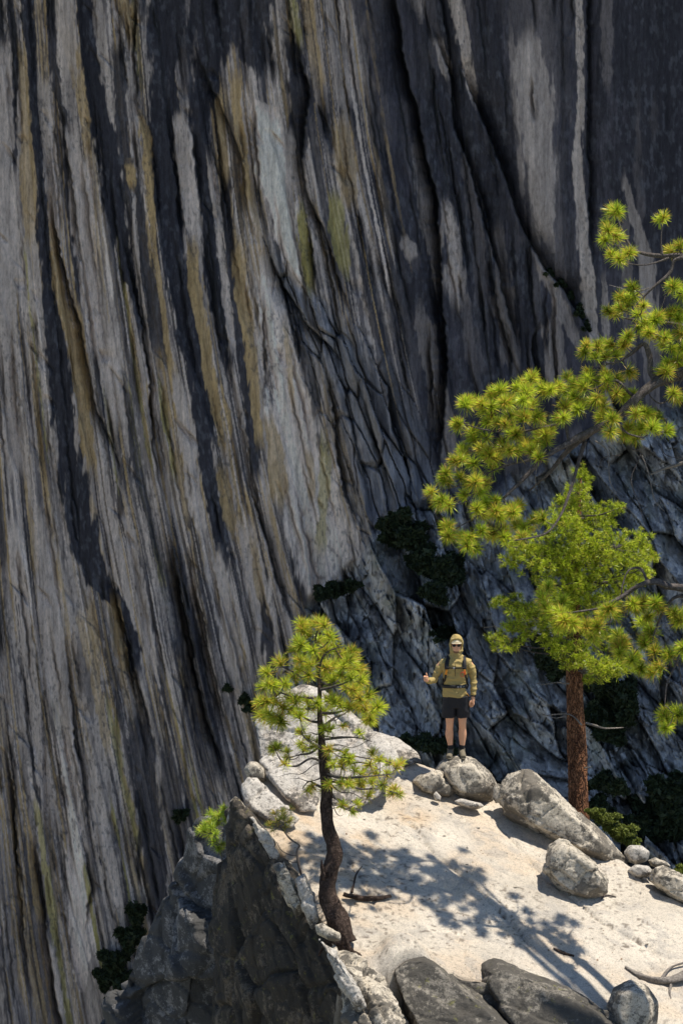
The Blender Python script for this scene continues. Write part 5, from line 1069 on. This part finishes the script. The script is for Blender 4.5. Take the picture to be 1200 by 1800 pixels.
    bd_ = MB(); ell(bd_, (-.005, -.036, 1.608), (.058, .058, .036)); ell(bd_, (-.005, -.062, 1.606), (.032, .034, .028)); tb(bd_, [(-.03, -.080, 1.648, .006), (-.005, -.090, 1.655, .007), (.02, -.080, 1.648, .006)], 8, 3); solid(bd_, 'beard', M_BEARD, root, .005, 1, .003, 60, 2)
    mt = MB(); tb(mt, [(-.026, -.082, 1.640, .003), (-.005, -.094, 1.637, .006), (.016, -.082, 1.640, .003)], 8, 3); mt.build('mouth', M_LIP).parent = root
    w = MB(); loft(w, [(.248, -.033, .925, .034, .034), (.248, -.033, .945, .035, .035)], 16, 2); w.build('wristwatch', M_STRAP).parent = root
    wf = MB(); ell(wf, (.272, -.052, .935), (.016, .016, .020), 10, 8); wf.build('watch_face', M_LENS).parent = root
    # backpack: worn, a thing of its own
    bp_ = empty('backpack', (hit.x, hit.y, bz)); tag(bp_, 'black backpack worn by the hiker, with orange strap tabs and a red cord', 'backpack')
    k = MB(); loft(k, [(-.015, .21, 1.0, .13, .08), (-.015, .22, 1.06, .155, .10), (-.015, .225, 1.25, .16, .105), (-.015, .21, 1.42, .145, .095), (-.015, .19, 1.49, .11, .07)], 26, 3); solid(k, 'bag', M_STRAP, bp_, .008, 2, .010, 7, 7)
    for sg, x0, x1, x2 in ((-1, -.118, -.146, -.172), (1, .105, .112, .140)):
        r = MB(); ribbon(r, [(x0, .09, 1.47), (x0, .03, 1.515), (x0 * 1.03, -.05, 1.500), (x1, -.115, 1.43), (x1, -.146, 1.36)], .058, .016, (1, 0, 0)); r.build('shoulder_strap', M_STRAP).parent = bp_
        r = MB(); ribbon(r, [(x1, -.146, 1.355), (x1 + .008 * sg, -.148, 1.31), ((x1 + x2) / 2, -.140, 1.28)], .030, .010, (1, 0, 0)); r.build('orange_tab', M_ORG).parent = bp_
        r = MB(); ribbon(r, [((x1 + x2) / 2, -.138, 1.28), (x2, -.120, 1.20), (x2 + .018 * sg, -.05, 1.13), (x2 + .02 * sg, .05, 1.10), (x2, .14, 1.10)], .026, .006, (1, 0, .3)); r.build('lower_strap', M_STRAP).parent = bp_
        r = MB(); ribbon(r, [(x2 + .020 * sg, -.03, 1.16), (x2 + .024 * sg, .04, 1.10), (x2 + .02 * sg, .10, 1.02)], .08, .02, (0, 1, 0)); r.build('side_pocket', M_STRAP).parent = bp_
    r = MB(); ribbon(r, [(-.146, -.152, 1.385), (-.08, -.158, 1.382), (-.02, -.160, 1.380), (.04, -.158, 1.382), (.112, -.150, 1.385)], .018, .006, (0, 0, 1)); r.build('chest_strap', M_STRAP).parent = bp_
    r = MB(); ribbon(r, [(-.055, -.162, 1.381), (-.03, -.164, 1.381)], .026, .008, (0, 0, 1)); r.build('buckle', M_BUCK).parent = bp_
    r = MB(); rg = [(-.02 + .196 * math.cos(a), -.0 + .142 * math.sin(a), 1.075 - .02 * math.sin(a)) for a in [math.pi * (1 + i / 12) for i in range(13)]]; ribbon(r, rg, .046, .014, (0, 0, 1)); r.build('hip_belt', M_STRAP).parent = bp_
    for x in (.02, .062, .10):
        r = MB(); yy = -.150 + abs(x) * .25; ribbon(r, [(x - .012, yy, 1.092), (x + .012, yy + .005, 1.092)], .030, .012, (0, 0, 1)); r.build('buckle', M_BUCK if x < .1 else M_TEAL).parent = bp_
    r = MB(); lp = [(.085 + .030 * math.cos(a), -.158, 1.285 + .036 * math.sin(a), .0038) for a in [2 * math.pi * i / 10 for i in range(11)]]; r.tube([(.125, -.152, 1.34, .004)] + lp, 6, 0, 3); r.build('red_cord', M_RED).parent = bp_
    ts = MB(); ribbon(ts, [(x2 + .01, -.10, .99), (x2 + .03, -.11, .965), (x2 + .045, -.10, .94)], .008, .004, (0, 1, 0)); ts.build('strap_end', M_ORG).parent = bp_
man()
